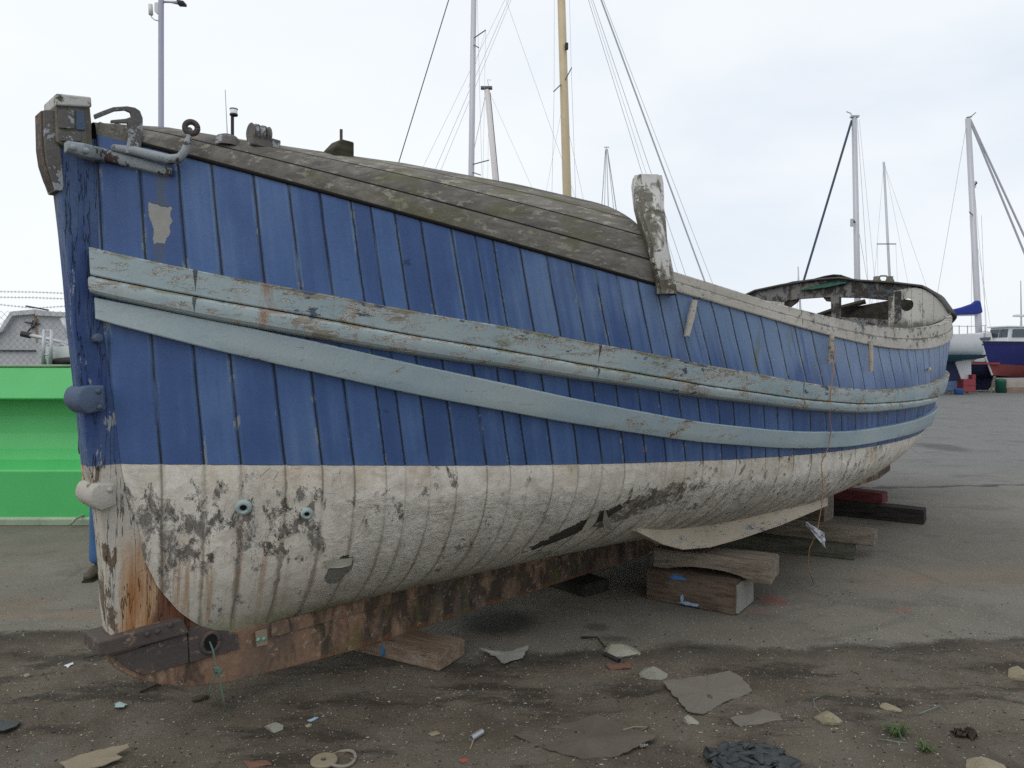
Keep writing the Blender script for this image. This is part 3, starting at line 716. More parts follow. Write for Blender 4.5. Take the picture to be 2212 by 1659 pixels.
# timber post at the break of the foredeck
pb = hit(1446, 630)[0]; Yb = l2w(pb).y
secs = [(1372,1433,376,.06),(1370,1436,392,.05),(1373,1437,420,.01),(1376,1437,445,-.02),(1380,1438,462,-.05),(1387,1441,485,-.08),(1399,1444,520,-.10),(1408,1452,560,-.11),(1416,1460,598,-.11),(1422,1467,634,-.11)]
rows = []
for (ua, ub, v, dY) in secs:
    A = w2l(at(ua, v, Yb+dY)); B = w2l(at(ub, v, Yb+dY)); ww = (B-A); nb_ = Vector((-ww.y, ww.x, 0)).normalized()*.13
    if nb_.dot(w2l(at(ua, v, Yb+1))-A) < 0: nb_ = -nb_
    r_ = []
    for k in range(24):
        t = k/24*4; sd_, f = int(t), t-int(t)
        q = [A+ww*f, B+nb_*f, B+nb_-ww*f, A+nb_-nb_*f][sd_]
        ctr = A+ww*.5+nb_*.5; dq = (q-ctr)
        lim = 1-.26*(abs(dq.dot(ww.normalized()))/(ww.length/2))**6*(abs(dq.dot(nb_.normalized()))/.065)**6
        q = ctr+dq*lim; q = q+dq.normalized()*mnoise.noise(q*14)*.008
        r_.append(q)
    rows.append(r_)
m = MB(); m.grid(rows, close_v=True)
m.f.append(list(range(24))); m.mi.append(0)
m.build('timber_post', M_POST, boat, angle=60)

# bilge keels
bk = [(1378,1147,1149),(1405,1149,1163),(1431,1150,1176),(1476,1147,1188),(1535,1140,1183),(1600,1128,1165),(1691,1106,1134),(1788,1080,1093),(1830,1064,1072)]
for mir in (1, -1):
    rows = []
    for (u, vt, vb) in bk:
        h = hit(u, vt-6); q = h[0] if h else None
        if q is None: continue
        Yq = l2w(q).y-.02
        a = w2l(at(u, vt-8, Yq+.03)); b_ = w2l(at(u, vb, Yq-.02))
        inn = Vector((0, .07, 0))
        rows.append([Vector((p.x, p.y*mir, p.z)) for p in (a, b_, b_+inn, a+inn+Vector((0, .06, .02)))])
    m = MB(); m.grid(rows, close_v=True); m.f.append([0, 1, 2, 3]); m.mi.append(0)
    m.build('bilge_keel', M_BK, boat, bevel=.006)

# torn flaps of sheathing at the gash
def flap(name, pts, off, mat):
    L = []
    for k, (u, v) in enumerate(pts):
        h = hit(u, v, off[k]); L.append(h[0])
    MB().add(L, [list(range(len(L)))]).build(name, mat, boat, solid=.004)
M_FLAP = plain('torn_sheathing', (.30, .295, .24), .8, .3, 0., 12, .01, .4)
flap('torn_flap', [(1305,1096),(1310,1112),(1319,1134),(1325,1158),(1318,1140),(1303,1132),(1298,1122)], [.006, .02, .035, .045, .035, .03, .02], M_FLAP)
flap('torn_flap', [(1280,1108),(1292,1106),(1284,1120),(1266,1136),(1254,1138),(1268,1122)], [.006, .012, .02, .03, .02, .006], M_FLAP)
flap('torn_flap', [(700,1211),(738,1206),(762,1203),(757,1214),(735,1218),(706,1222)], [.004, .004, .006, .02, .026, .015], M_FLAP)

# wooden toggles hanging below the gunwale
tg = [((1492,648),(1485,678),(1474,726),.022,M_IRONW), ((1797,722),(1795,735),(1783,786),.020,M_BK), ((1881,737),(1880,755),(1872,802),.018,M_BK), ((2004,748),(2006,765),(2000,799),.016,M_BK)]
for a, b_, c_, w_, mt in tg:
    ps = [hit(*a, .03) , hit(*b_, .035), hit(*c_, .03)]
    if ps[0] is None: Yq = l2w(ps[2][0]).y; ps[0] = (w2l(at(a[0], a[1], Yq-.01)), ps[2][1])
    ps[1] = (ps[0][0]*.55+ps[2][0]*.45, ps[2][1])
    if any(x is None for x in ps): print('toggle missed', a); continue
    tb = MB().tube([x[0] for x in ps], [w_*.8, w_, w_*.75], 8, squash=(1, .7)).build('wooden_toggle', mt, boat, angle=60)
    q = ps[0][0]*.35+ps[1][0]*.65
    MB().lathe([(0, .0), (w_*.4, .0), (w_*.4, -.01)], 10, q+ps[1][1]*(w_*.75), frame_from(ps[1][1])).build('peg_hole', M_BLACK, tb)

# ------------------------------------------------------------------ broken shelter at the stern
XC = 8.05
X = lambda L, x=XC: [onx(u, v, x) for u, v in L]
M_CAB = peel_paint('shelter_white_paint', (.55, .54, .49), (.46, .46, .43), (.40, .38, .34), (.16, .14, .11), amt=.60, sc=(8, 8, 4), green=.8, edge_u=False, old=(.10, .095, .075), zdirt=(2.14, 2.04))
M_CABG = peel_paint('shelter_grey_paint', (.21, .20, .20), (.15, .142, .13), (.10, .092, .08), (.06, .052, .042), amt=.53, sc=(8, 8, 6), green=.3, edge_u=False)
M_FELT = plain('roof_felt', (.085, .084, .075), .9, .35, 0., 10, .01, .3)
outer = [(1600,648),(1634,629),(1691,617),(1757,607),(1816,603),(1858,609),(1927,614),(1969,618)]
inner = [(1600,655),(1650,648),(1691,652),(1723,646),(1777,642),(1811,642.5),(1861,643.5),(1931,650),(1969,640)]
arch = MB().prism(X(outer+inner[::-1]), (.06, 0, 0)); arch.build('arch_beam', M_CABG, boat, bevel=.004)
MB().prism(X([(1794,638),(1813,638),(1812,700),(1796,700)], XC-.01), (.07, 0, 0)).build('window_post', M_CABG, boat, bevel=.004)
MB().prism(X([(1919,640),(1932,640),(1931,715),(1919,715)], XC-.012), (.08, 0, 0)).build('window_post', M_CAB, boat, bevel=.004)
MB().prism(X([(1650,645),(1694,640),(1694,656),(1690,690),(1668,700),(1640,690)], XC+.01), (.05, 0, 0)).build('window_post', M_CAB, boat, bevel=.004)
MB().prism(X([(1690,654),(1724,646),(1722,652),(1700,668),(1689,670)], XC+.02), (.04, 0, 0)).build('corner_knee', M_DARKW, boat)
MB().prism(X([(1776,640),(1796,640),(1796,652),(1785,651)], XC+.02), (.04, 0, 0)).build('corner_knee', M_DARKW, boat)
MB().prism(X([(1800,684),(1860,687),(1921,691),(1921,720),(1800,720)], XC+.005), (.05, 0, 0)).build('window_sill', M_CABG, boat, bevel=.004)
out = X([(1931,628),(1947,626),(1965,622),(1981,622),(1998,626),(2012,634),(2028,647),(2042,662),(2053,676),(2048,684),(2036,692),(2010,702),(1985,708),(1960,712),(1931,712)], XC-.004)
hc = onx(1959.6, 658.4, XC-.004); hr = .072
poly2 = [(p.y-hc.y, p.z-hc.z) for p in out]
def ray_poly(a):
    best = None; dx_, dz_ = math.cos(a), math.sin(a)
    for i in range(len(poly2)):
        (x1, z1), (x2, z2) = poly2[i], poly2[(i+1) % len(poly2)]; ex, ez = x2-x1, z2-z1
        den = dx_*ez-dz_*ex
        if abs(den) < 1e-9: continue
        t = (x1*ez-z1*ex)/den; s_ = (x1*dz_-z1*dx_)/den
        if t > 0 and -1e-6 <= s_ <= 1+1e-6 and (best is None or t < best): best = t
    return best or hr*1.2
rows = []
for k in range(72):
    a = 2*math.pi*k/72; t = max(ray_poly(a), hr*1.02)
    rows.append([Vector((XC-.004, hc.y+math.cos(a)*r, hc.z+math.sin(a)*r)) for r in (hr, hr+(t-hr)*.5, t)])
MB().grid(rows, close_u=True).build('porthole_panel', M_CAB, boat, solid=.05)
MB().prism(X([(1932,630),(1946,628),(1946,686),(1932,700)], XC-.05), (.02, 0, 0)).build('panel_batten', M_CABG, boat, bevel=.003)
# roof edge, turtled aft side and collapsed roofing
ctl = [w for w in X([(1612,640),(1634,629),(1691,617),(1757,607),(1816,603),(1858,608),(1927,613),(1969,617),(1994,621),(2025,640),(2046,667),(2053,679)])]
rows = []
for i, p in enumerate(ctl):
    near = i >= 7
    row = []
    for k in range(7):
        t = k/6; L = (1.3 if near else .40)
        sag = (.05 if not near else .10)*t*t
        pull = p.y*(1-.30*t*t) if near else p.y
        row.append(Vector((p.x-.05+L*t, pull, p.z+.012-sag+mnoise.noise(p*5+Vector((t*3, 0, 0)))*.014)))
    rows.append(row)
MB().grid(rows).build('shelter_roof', M_FELT, boat, solid=.022, smooth=True)
rows = []
for i, (u, v) in enumerate([(1668,626),(1690,617),(1712,612),(1735,607),(1757,604),(1780,600),(1800,597),(1816,596),(1830,600),(1845,606)]):
    p = onx(u, v, XC-.02); rows.append([p+Vector((.0+.07*k, 0, .012+.02*mnoise.noise(p*9+Vector((k*.7, 0, 0)))-.004*k*k)) for k in range(6)])
MB().grid(rows).build('roofing_sheet', M_FELT, boat, solid=.01, smooth=True)
M_TARP = plain('green_net', (.035, .10, .075), .8, .4, 0., 25, .02)
rows = []
for i, u in enumerate(range(1728, 1836, 9)):
    vt = np.interp(u, [1728, 1780, 1812, 1835], [624, 606, 602, 607]); vb = np.interp(u, [1728, 1780, 1812, 1835], [627, 622, 615, 610])
    rows.append([onx(u, vb+(vt-vb)*k/4, XC-.06-.015*math.sin(k+u))+Vector((.0+.02*k, 0, .01*mnoise.noise((u*.1, k, 0)))) for k in range(5)])
MB().grid(rows).build('torn_net', M_TARP, boat, solid=.006, smooth=True)
for u in (1894, 1922):
    p = onx(u, 607, XC+.1); MB().lathe([(.045, -.05), (.05, .0), (.035, .03), (.04, .05), (0, .06)], 12, p).build('roof_vent', M_GREY, boat, smooth=True)
MB().tube([onx(1894, 600, XC+.1), onx(1903, 596, XC+.1), onx(1914, 596, XC+.1), onx(1922, 600, XC+.1)], .010, 6).build('vent_pipe', M_IRONG, boat)
# dark panel for the shaded interior, and a fallen beam seen through the openings
MB().prism(X([(1811,668),(1860,660),(1925,648),(1946,645),(1980,650),(1980,740),(1720,740),(1728,700),(1760,684)], 8.9), (.04, 0, 0)).build('interior_shade_panel', M_DARKW, boat)
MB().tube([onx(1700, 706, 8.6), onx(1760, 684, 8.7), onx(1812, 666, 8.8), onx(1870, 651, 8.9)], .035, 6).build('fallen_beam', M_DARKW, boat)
# ================================================================== things around the boat
M_GREEN = plain('green_gloss_paint', (.075, .47, .13), .45, .12, 0., 2, .0008, .0, .5)
M_GREENL = plain('pale_green_base', (.34, .42, .30), .75, .25, 0., 6, .003, .5)
def px_poly(L, Y): return [at(u, v, Y) for u, v in L]
# green steel pontoon with a stepped side
Yg = 7.46
prof = [(0.0, .10), (0.0, .40), (.03, .585), (.10, .60), (.30, .66), (.42, .78), (.50, .95), (.52, 1.16), (.50, 1.29), (.16, 1.315), (.26, 1.58), (.30, 1.61), (1.3, 1.61)]
prof = [(0.0, .075), (0.0, .545), (.012, .56), (.20, .64), (.30, .74), (.36, .90), (.385, 1.08), (.38, 1.245), (.12, 1.262), (.105, 1.275), (.24, 1.585), (.27, 1.60), (1.5, 1.60), (1.5, .075)]
gr = empty('pontoon', (-6, Yg, 0), 0, 'bright green painted steel pontoon with a stepped side standing behind the bow', 'pontoon')
def ext(profile, x0, x1, nm, mat, y0=0.0, n=2, **k):
    rows = [[Vector((x0+(x1-x0)*i/(n-1), y0+a, b)) for a, b in profile] for i in range(n)]
    m = MB(); m.grid(rows, close_v=True); c = len(profile)
    m.f.append(list(range(c))); m.mi.append(0); m.f.append([(n-1)*c+j for j in range(c)][::-1]); m.mi.append(0)
    return m.build(nm, mat, gr, **k)
ext(prof, -6.5, 3.4, 'side_shell', M_GREEN, bevel=.008)
ext([(-.02, .0), (-.03, .07), (.0, .085), (1.52, .085), (1.52, 0)], -6.55, 3.45, 'base_skirt', M_GREENL, bevel=.01, n=30)
ext([(.235, 1.602), (.235, 1.622), (1.5, 1.622), (1.5, 1.602)], -6.5, 3.4, 'top_rim', M_GREENL, bevel=.004)
# a white hose end on the ground in front of it
M_WHT = plain('white_plastic', (.62, .63, .62), .5, .08)
M_GALV = plain('galvanised_steel', (.42, .43, .45), .45, .15, .6, 12)
M_ALU = plain('grey_alloy', (.48, .49, .52), .45, .06, .3, 12)
M_GRYP = plain('grey_post_paint', (.30, .30, .38), .5, .06)
M_BLK = plain('black_rubber', (.02, .02, .02), .6, .2)
hose = MB(); hp = [gp(u, v, z) for u, v, z in ((150,1134,.03),(165,1120,.10),(182,1112,.10),(200,1110,.08),(225,1112,.05))]
top(MB().tube([Vector(p) for p in hp], .012, 6), 'hose', M_GREENL, 'pale plastic hose lying along the foot of the green pontoon', 'hose', smooth=True)

# shed behind the fence, left
M_SHED = plain('grey_render', (.45, .45, .47), .85, .10, 0., 2.5, .004, .25)
M_SHEDR = plain('grey_sheet_roof', (.50, .50, .52), .7, .10, 0., 4, .003, .2)
Ys = 17.0
shed = empty('shed', (-12, Ys, 0), 0, 'low grey rendered shed with a pale sloping roof edge beyond the wire fence', 'shed')
def sh_prism(L, Y, dy, nm, mat, **k):
    c = Vector((-12, Ys, 0)); m = MB().prism([p-c for p in px_poly(L, Y)], (0, dy, 0)); return m.build(nm, mat, shed, **k)
sh_prism([(-260,960),(-260,742),(-60,742),(0,716),(24,681),(72,678),(78,680),(420,696),(420,960)], Ys, 6, 'wall', M_SHED)
sh_prism([(-60,738),(0,708),(22,673),(74,668),(74,678),(26,682),(4,716),(-56,745)], Ys-.12, 6.2, 'roof_edge', M_SHEDR)
sh_prism([(74,671),(425,688),(425,697),(76,681)], Ys-.10, 6.2, 'roof_edge', M_SHEDR)
sh_prism([(-260,755),(75,756),(75,759),(-260,758)], Ys-.05, .06, 'dark_rail', M_BLK)
M_RUST = plain('rust_streak', (.33, .17, .09), .8, .35, 0., 9)
m = MB(); c = Vector((-12, Ys, 0))
rs = [(74,674),(77,676),(79,690),(80,706),(82,722),(80,738),(78,742),(77,726),(76,706),(74,690)]
m.prism([p-c for p in px_poly(rs, Ys-.013)], (0, .006, 0)); m.build('rust_stain', M_RUST, shed)
m = MB()
for a, b in (((56,661),(105,670)), ((72,692),(68,707)), ((68,707),(60,717)), ((54,696),(86,700)), ((82,690),(69,712))):
    m.tube([p-c for p in px_poly([a, b], Ys-.05)], .018, 5)
m.build('bent_bracket', M_BLK, shed)

# chain link fence with barbed wire
Yf = 13.0
fence = empty('wire_fence', (-8, Yf, 0), 0, 'chain link fence topped by three strands of barbed wire behind the green pontoon', 'fence')
fc = Vector((-8, Yf, 0)); M_WIRE = plain('dull_wire', (.20, .20, .21), .6, .1, .3)
fx0, fx1 = -11.5, -3.2; ztop = 1.6+(792-672)/F*Yf; zbot = .05
m = MB(); pitch = .115; hgt_ = ztop-zbot; k = 0
def thin(mb, a, b, r):
    d = (b-a); nn = d.cross(Vector((0, 1, 0))).normalized()*r; yy = Vector((0, r, 0))
    mb.add([a-nn, a+yy, a+nn, b-nn, b+yy, b+nn], [[0, 1, 4, 3], [1, 2, 5, 4], [2, 0, 3, 5]])
x = fx0-hgt_
while x < fx1:
    for sgn in (1, -1):
        xa, xb = (x, x+hgt_) if sgn > 0 else (x+hgt_, x); za, zb_ = zbot, ztop
        if min(xa, xb) < fx0 or max(xa, xb) > fx1:
            pts_ = []
            for t in (0, 1):
                pass
            lo = max(fx0, min(xa, xb)); hi = min(fx1, max(xa, xb))
            if hi <= lo: continue
            f = lambda xx: zbot+(xx-xa)/(xb-xa)*hgt_
            thin(m, Vector((lo, Yf, f(lo)))-fc, Vector((hi, Yf, f(hi)))-fc, .0026)
        else: thin(m, Vector((xa, Yf, za))-fc, Vector((xb, Yf, zb_))-fc, .0026)
    x += pitch
m.build('wire_mesh', M_WIRE, fence)
for px_ in (-70, 330, -420):
    p = at(px_, 800, Yf); MB().tube([Vector((p.x, Yf+.05, 0))-fc, Vector((p.x, Yf+.05, ztop+.03))-fc, Vector((p.x-.03, Yf-.1, ztop+.42))-fc], .022, 8).build('fence_post', M_GALV, fence)
for (va, vm, vb) in ((629, 631, 634), (641, 643, 646), (657, 666, 661)):
    pts = [at(u, v, Yf-.03)-fc for u, v in ((-420,va),(-200,va+3),(0,va+1),(75,vm),(150,vb),(300,vb+1),(420,va))]
    o = MB().tube(pts, .0035, 5)
    for i in range(60):
        t = i/59*(len(pts)-1); a = int(min(t, len(pts)-2)); q = pts[a].lerp(pts[a+1], t-a)
        thin(o, q+Vector((-.012, 0, -.02)), q+Vector((.012, 0, .02)), .0022); thin(o, q+Vector((.012, 0, -.02)), q+Vector((-.012, 0, .02)), .0022)
    o.build('barbed_wire', M_WIRE, fence)

# small motor boat with a swim ladder on a stand
Ym = 10.6
mbt = empty('motor_boat', (-5.2, Ym, 0), 0, 'small white motor boat with a steel swim ladder and rail hoops above the green pontoon', 'boat')
mc = Vector((-5.2, Ym, 0)); L_ = lambda L, Y=Ym: [at(u, v, Y)-mc for u, v in L]
rows = []
for i in range(14):
    t = i/13; x = at(99, 760, Ym-.93).x+t*4.6; hbm = .95*(1-max(0, t-.35)**2.2*2.2); hbm = max(hbm, .05)
    zt = 1.6+(792-752)/F*Ym+.30*t*t; zk = .75+.5*max(0, t-.5)**2
    rows.append([Vector((x-mc.x, y*hbm, z)) for y, z in ((-.98, zt), (-1, zt-.13), (-.97, zt-.2), (-.75, zk+.35), (0, zk), (.75, zk+.35), (.97, zt-.2), (1, zt-.13), (.98, zt))])
m = MB(); m.grid(rows); m.f.append(list(range(9))); m.mi.append(0)
m.build('hull', M_WHT, mbt, angle=40)
MB().add([r[0] for r in rows]+[r[-1] for r in rows[::-1]], [list(range(28))]).build('deck', M_WHT, mbt)
lad = MB()
for u in (93, 109): lad.tube(L_([(u, 790), (u+2.5, 712)], Ym-1.05), .022, 8)
lad.tube(L_([(95, 714), (112, 714)], Ym-1.05), .012, 6); lad.tube(L_([(94, 740), (111, 740)], Ym-1.05), .012, 6); lad.tube(L_([(93, 766), (110, 766)], Ym-1.05), .014, 6)
lad.build('swim_ladder', M_ALU, mbt, smooth=True)
for u0, u1, vt in ((99, 118, 744), (121, 147, 744)):
    pts = [(u0-1, 790)]+[(u0+(u1-u0)*(.5-.5*math.cos(a)), 760-(760-vt)*math.sin(a)) for a in np.linspace(0.15, math.pi-.25, 9)]+[(u1+4, 762)]
    MB().tube(L_(pts, Ym-.9), .016, 8).build('rail_hoop', M_GALV, mbt, smooth=True)
bmx = MB(); bmx.tube(L_([(52, 722), (100, 731), (150, 743)], Ym-.6), .035, 8, squash=(1, .7)); bm_ = bmx.build('boom', M_ALU, mbt, smooth=True)
MB().tube(L_([(47, 721), (66, 725)], Ym-.6), .040, 8).build('boom_cap', M_BLK, bm_)
MB().prism(L_([(143, 688), (158, 688), (160, 752), (145, 752)], Ym-.3), (0, .3, 0)).build('console', M_WHT, mbt, bevel=.02)
MB().tube(L_([(135, 687), (148, 722)], Ym-.6), .032, 8).build('strut', M_ALU, mbt, smooth=True)
MB().tube(L_([(118, 783), (150, 780), (260, 783)], Ym-.98), .055, 10).build('fender', M_BLK, mbt, smooth=True)
for dx_ in (.5, 2.6): MB().box(Vector((dx_, 0, .38)), (.15, 1.2, .76)).build('cradle', M_DARKW, mbt)

# lamp post
Yl = 14.0
lp = empty('lamp_post', (at(348, 800, Yl).x, Yl, 0), 0, 'tall slim grey lamp post rising behind the bow with a small arm lamp and aerial', 'lamp post'); lc = lp.location.copy()
def lpx(L, Y=Yl): return [at(u, v, Y)-lc for u, v in L]
zt = at(348, -18, Yl).z
MB().tube([Vector((0, 0, 0)), Vector((0, 0, zt*.3)), Vector((0, 0, zt))], [.052, .052, .050], 16).build('pole', M_GRYP, lp, smooth=True)
am = MB().tube(lpx([(349, 4), (368, 4), (383, 6)]), [.022, .022, .035], 8).build('lamp_arm', M_GALV, lp, smooth=True)
MB().prism(lpx([(381, -2), (396, 1), (396, 7), (380, 6)]), (0, .16, 0)).build('lamp_head', M_BLK, am, bevel=.01)
MB().prism(lpx([(333, 5), (343, 4), (343, 29), (339, 29), (333, 24)]), (0, .09, 0)).build('control_box', M_WHT, lp, bevel=.01)
ae = MB().tube(lpx([(343, 45), (334, 43), (328, 38), (326, 31)]), .010, 6).build('aerial_bracket', M_GALV, lp, smooth=True)
MB().tube(lpx([(326, 32), (325, 10)]), .040, 10).build('aerial', M_WHT, ae, smooth=True)

# beacon on a black pole and a whip aerial beyond the foredeck
Yb2 = 12.0
b0 = at(504, 800, Yb2); bc = empty('beacon_pole', (b0.x, Yb2, 0), 0, 'thin black pole carrying a clear white lantern, seen over the foredeck', 'beacon'); cc = bc.location.copy()
MB().tube([Vector((0, 0, 0)), at(502, 250, Yb2)-cc], .026, 10).build('pole', M_BLK, bc)
q = at(505, 250, Yb2)-cc
MB().lathe([(.062, 0), (.066, .02), (.06, .03), (0, .03)], 16, q).build('lantern_base', M_BLK, bc, smooth=True)
g = G('lantern_glass'); MLG = g.done((.85, .87, .9), .25, None, 0., .5)
MB().lathe([(.058, .03), (.060, .085), (.058, .10)], 16, q).build('lantern', MLG, bc, smooth=True)
MB().lathe([(.064, .098), (.066, .112), (0, .118)], 16, q).build('lantern_cap', M_BLK, bc, smooth=True)
wp = MB().tube([Vector((at(491, 300, 12.5).x, 12.5, 0)), at(491, 290, 12.5), at(487, 196, 12.5)], [.02, .008, .005], 6)
wp = MB(); wx = at(491, 290, 12.5)
wp.tube([Vector((wx.x+.02, 12.5, 0)), Vector((wx.x+.01, 12.5, 2.5)), wx, at(486.5, 194, 12.5)], [.03, .02, .009, .006], 6)
top(wp, 'whip_aerial', M_GALV, 'very thin whip aerial beside the black beacon pole', 'aerial', smooth=True)

# ------------------------------------------------------------------ laid-up yachts
M_MALU = plain('mast_alloy', (.50, .50, .54), .45, .05, .2, 3); M_MWHT = plain('white_mast_paint', (.66, .62, .61), .5, .05, 0, 3)
M_MWOOD = plain('varnished_spar', (.50, .41, .26), .45, .15, 0, 3)
M_STAY = plain('stay_wire', (.42, .42, .46), .5, .05); M_STAYD = plain('dark_stay', (.12, .12, .14), .6, .05); M_STAYB = plain('blue_sail_sleeve', (.05, .065, .11), .7, .1)
M_HW = plain('white_gelcoat', (.66, .68, .71), .3, .05, 0, 3, .0005, .08); M_HN = plain('navy_antifoul', (.018, .025, .075), .7, .2, 0, 5); M_HR = plain('red_antifoul', (.25, .05, .05), .75, .25, 0, 5)
M_HB = plain('blue_antifoul', (.13, .20, .36), .75, .2, 0, 5); M_TEAL = plain('teal_boot_stripe', (.03, .11, .16), .6, .1); M_GLASS = plain('dark_window', (.05, .07, .09), .12, .1, 0, 3, .0, 0, .6)
M_CANV = plain('blue_sail_cover', (.018, .035, .22), .85, .2, 0, 8, .01)
def hull_part(root, L, B, zk, zs, hd, mats, split, bow=1.6, tr=.72, x0=0.0, rev=0.0, name='hull', sheer=.25):
    """lofted hull: zk keel line, zs sheer height, split = height where topside colour starts"""
    R = Matrix.Rotation(hd, 3, 'Z'); rows = []; NS = 26; NR = 15
    for i in range(NS):
        t = i/(NS-1); xx = (t-.45)*L+x0
        bb = B/2*(1-max(0, (t-.45)/.55)**2.3)*(1-(1-tr)*max(0, (.45-t)/.45)**1.8); bb = max(bb, .02)
        zz = zs+sheer*(abs(t-.4)/.6)**2; kk = zk+(split-.12-zk)*max(abs(t-.5)/.5-.35, 0)/.65
        if t > .9: kk += (zs-kk)*((t-.9)/.1)**2*.5
        row = []
        for j in range(NR):
            a = math.pi*j/(NR-1); y = -math.copysign(abs(math.cos(a))**.62, math.cos(a))*bb; z = zz-(zz-kk)*math.sin(a)**.8
            ex = 0.0
            if t > .6: ex = (z-kk)/(zz-kk+1e-6)*bow*.45*((t-.6)/.4)**2
            if t == 0 and rev: ex = -rev*(1-(z-kk)/(zz-kk))
            row.append(R@Vector((xx+ex, y, z)))
        rows.append(row)
    m = MB(); m.grid(rows); m.f.append(list(range(NR))); m.mi.append(0)
    # colour by height
    for k, f in enumerate(m.f):
        zc = sum(m.v[i][2] for i in f)/len(f); m.mi[k] = 0 if zc > split+.07 else (1 if zc > split-.03 else 2)
    o = m.build(name, mats, root, angle=40)
    dk = MB(); dk.add([r[0] for r in rows]+[r[-1] for r in rows[::-1]], [list(range(2*NS))]); dk.build('deck', mats[0], root)
    return R
def stays(root, c, Y, L):
    for (u1, v1, u2, v2, w_, mt) in L:
        MB().tube([at(u1, v1, Y)-c, at(u2, v2, Y)-c], w_*Y/F/2, 6, squash=None).build('stay', mt, root)
def yacht(label, base, Y, mast, hd, L=8.5, mats=None, spreads=(), st=(), mastmat=None, mw=12, zdeck=2.3, hullk=True, cabin=True, sup=True, x0=0.0, extra=None):
    (ub, vb), (ut, vt) = mast; p0 = at(ub, vb, Y); g0 = gz(p0.x, Y)
    pt_ = at(ut, vt, Y); dirn = (pt_-p0)/(pt_.z-p0.z); pd = p0+dirn*(zdeck-p0.z)
    root = empty('sailing_yacht', (pd.x, Y, g0), 0, label, 'yacht', 'yachts laid up in the boatyard'); c = Vector((pd.x, Y, g0))
    mats = mats or [M_HW, M_TEAL, M_HN]
    zk, zs, sp = zdeck-1.45-g0, zdeck-g0, zdeck-.75-g0
    R = hull_part(root, L, L*.32, zk, zs, hd, mats, sp, x0=x0)
    if cabin:
        cb = MB(); cb.prism([R@Vector((x+x0*.5, -L*.09, z)) for x, z in ((-.28*L, zs-.05), (-.26*L, zs+.33), (.05*L, zs+.36), (.14*L, zs-.05))], R@Vector((0, L*.18, 0)))
        co = cb.build('cabin', mats[0], root, bevel=.06, seg=3)
        for s_ in (-1, 1): MB().prism([R@Vector((x+x0*.5, s_*(L*.09+.004)-.004, z)) for x, z in ((-.22*L, zs+.10), (-.22*L, zs+.24), (.02*L, zs+.26), (.05*L, zs+.12))], R@Vector((0, .008, 0))).build('window', M_GLASS, co)
    MB().prism([R@Vector((x+x0, -.09, z)) for x, z in ((-.12*L, zk+.25), (.10*L, zk+.25), (.04*L, .06), (-.10*L, .06))], R@Vector((0, .18, 0))).build('keel', mats[2], root, bevel=.03)
    MB().prism([R@Vector((x+x0, -.035, z)) for x, z in ((-.44*L, zk+.7), (-.36*L, zk+.5), (-.37*L, zk-.35), (-.43*L, zk-.35))], R@Vector((0, .07, 0))).build('rudder', mats[0], root, bevel=.02)
    for s_ in (-1, 1):
        for x in (-.22*L, .18*L): MB().tube([R@Vector((x+x0, s_*L*.22, 0)), R@Vector((x+x0, s_*L*.12, zk+.55))], .04, 6).build('prop', M_DARKW, root)
    w_ = mw*Y/F/2
    ms = MB().tube([pd-c-dirn*.1, p0-c, pt_-c], [w_*1.02, w_, w_*.86], 12).build('mast', mastmat or M_MALU, root, smooth=True)
    for (u1, v1, u2, v2) in spreads: MB().tube([at(u1, v1, Y)-c, at(u2, v2, Y-.5)-c], 2.4*Y/F/2, 6).build('spreader', M_STAYD, ms)
    stays(root, c, Y, st)
    if extra: extra(root, c, Y, ms)
    return root
W, Dk = M_STAY, M_STAYD
yacht('tall grey alloy mast yacht running out of the picture, dark forestay sloping down beside it', 0, 22, ((1018,380),(1026,-190)), math.pi+.15, 9, st=((1026,-185,794,570,2.4,Dk),(1026,-180,1010,560,.7,W),(1026,-180,1046,560,.7,W),(1049,66,1040,560,.6,W),(1026,-190,1290,560,.7,W),(1049,66,1012,190,.6,W)), spreads=((1021,84,1049,65),(1022,96,1034,103),(1018,356,1056,346),(1020,372,1038,378)), mw=13, zdeck=3.0)
def masthead(root, c, Y, ms):
    MB().box(at(1051, 190, Y)-c, (.42, .2, .07)).build('masthead', M_STAYD, ms)
    MB().tube([at(1056, 188, Y)-c, at(1053, 172, Y)-c, at(1061, 173, Y)-c], .012, 5).build('wind_vane', M_GALV, ms)
yacht('yacht with a shorter pinkish white mast leaning left behind the grey one', 0, 27, ((1071,395),(1052,194)), math.pi-.35, 8.5, st=((1050,200,1010,390,1.0,Dk),(1059,200,1078,395,1.6,Dk),(1057,198,1200,520,.6,W),(1056,198,1052,520,.6,W)), mastmat=M_MWHT, mw=13, zdeck=3.0, extra=masthead)
def lamp_(root, c, Y, ms): MB().box(at(1224, 100, Y-.15)-c, (.10, .12, .20)).build('mast_lamp', M_BLK, ms, bevel=.02)
yacht('yacht with a varnished wooden mast running out of the picture above the foredeck', 0, 23, ((1225,420),(1205,-260)), math.pi-.05, 10.5, st=((1205,-255,1582,770,3.6,W),(1205,-255,1600,770,1.0,W),(1200,-230,1500,740,1.2,W),(1203,-230,1530,740,1.2,W),(1203,-230,1512,740,.8,W),(1203,-240,895,470,.9,W),(1203,-240,910,470,.8,W),(1203,-230,870,450,.7,W),(1198,-200,1197,198,.7,W),(1197,198,1190,520,.8,W),(1225,-200,1234,148,.7,W),(1234,148,1247,520,.8,W),(1210,200,1280,520,.7,W),(1220,200,1160,520,.6,W)), spreads=((1214,180,1196,198),(1217,180,1235,146)), mastmat=M_MWOOD, mw=19, zdeck=3.0, extra=lamp_)
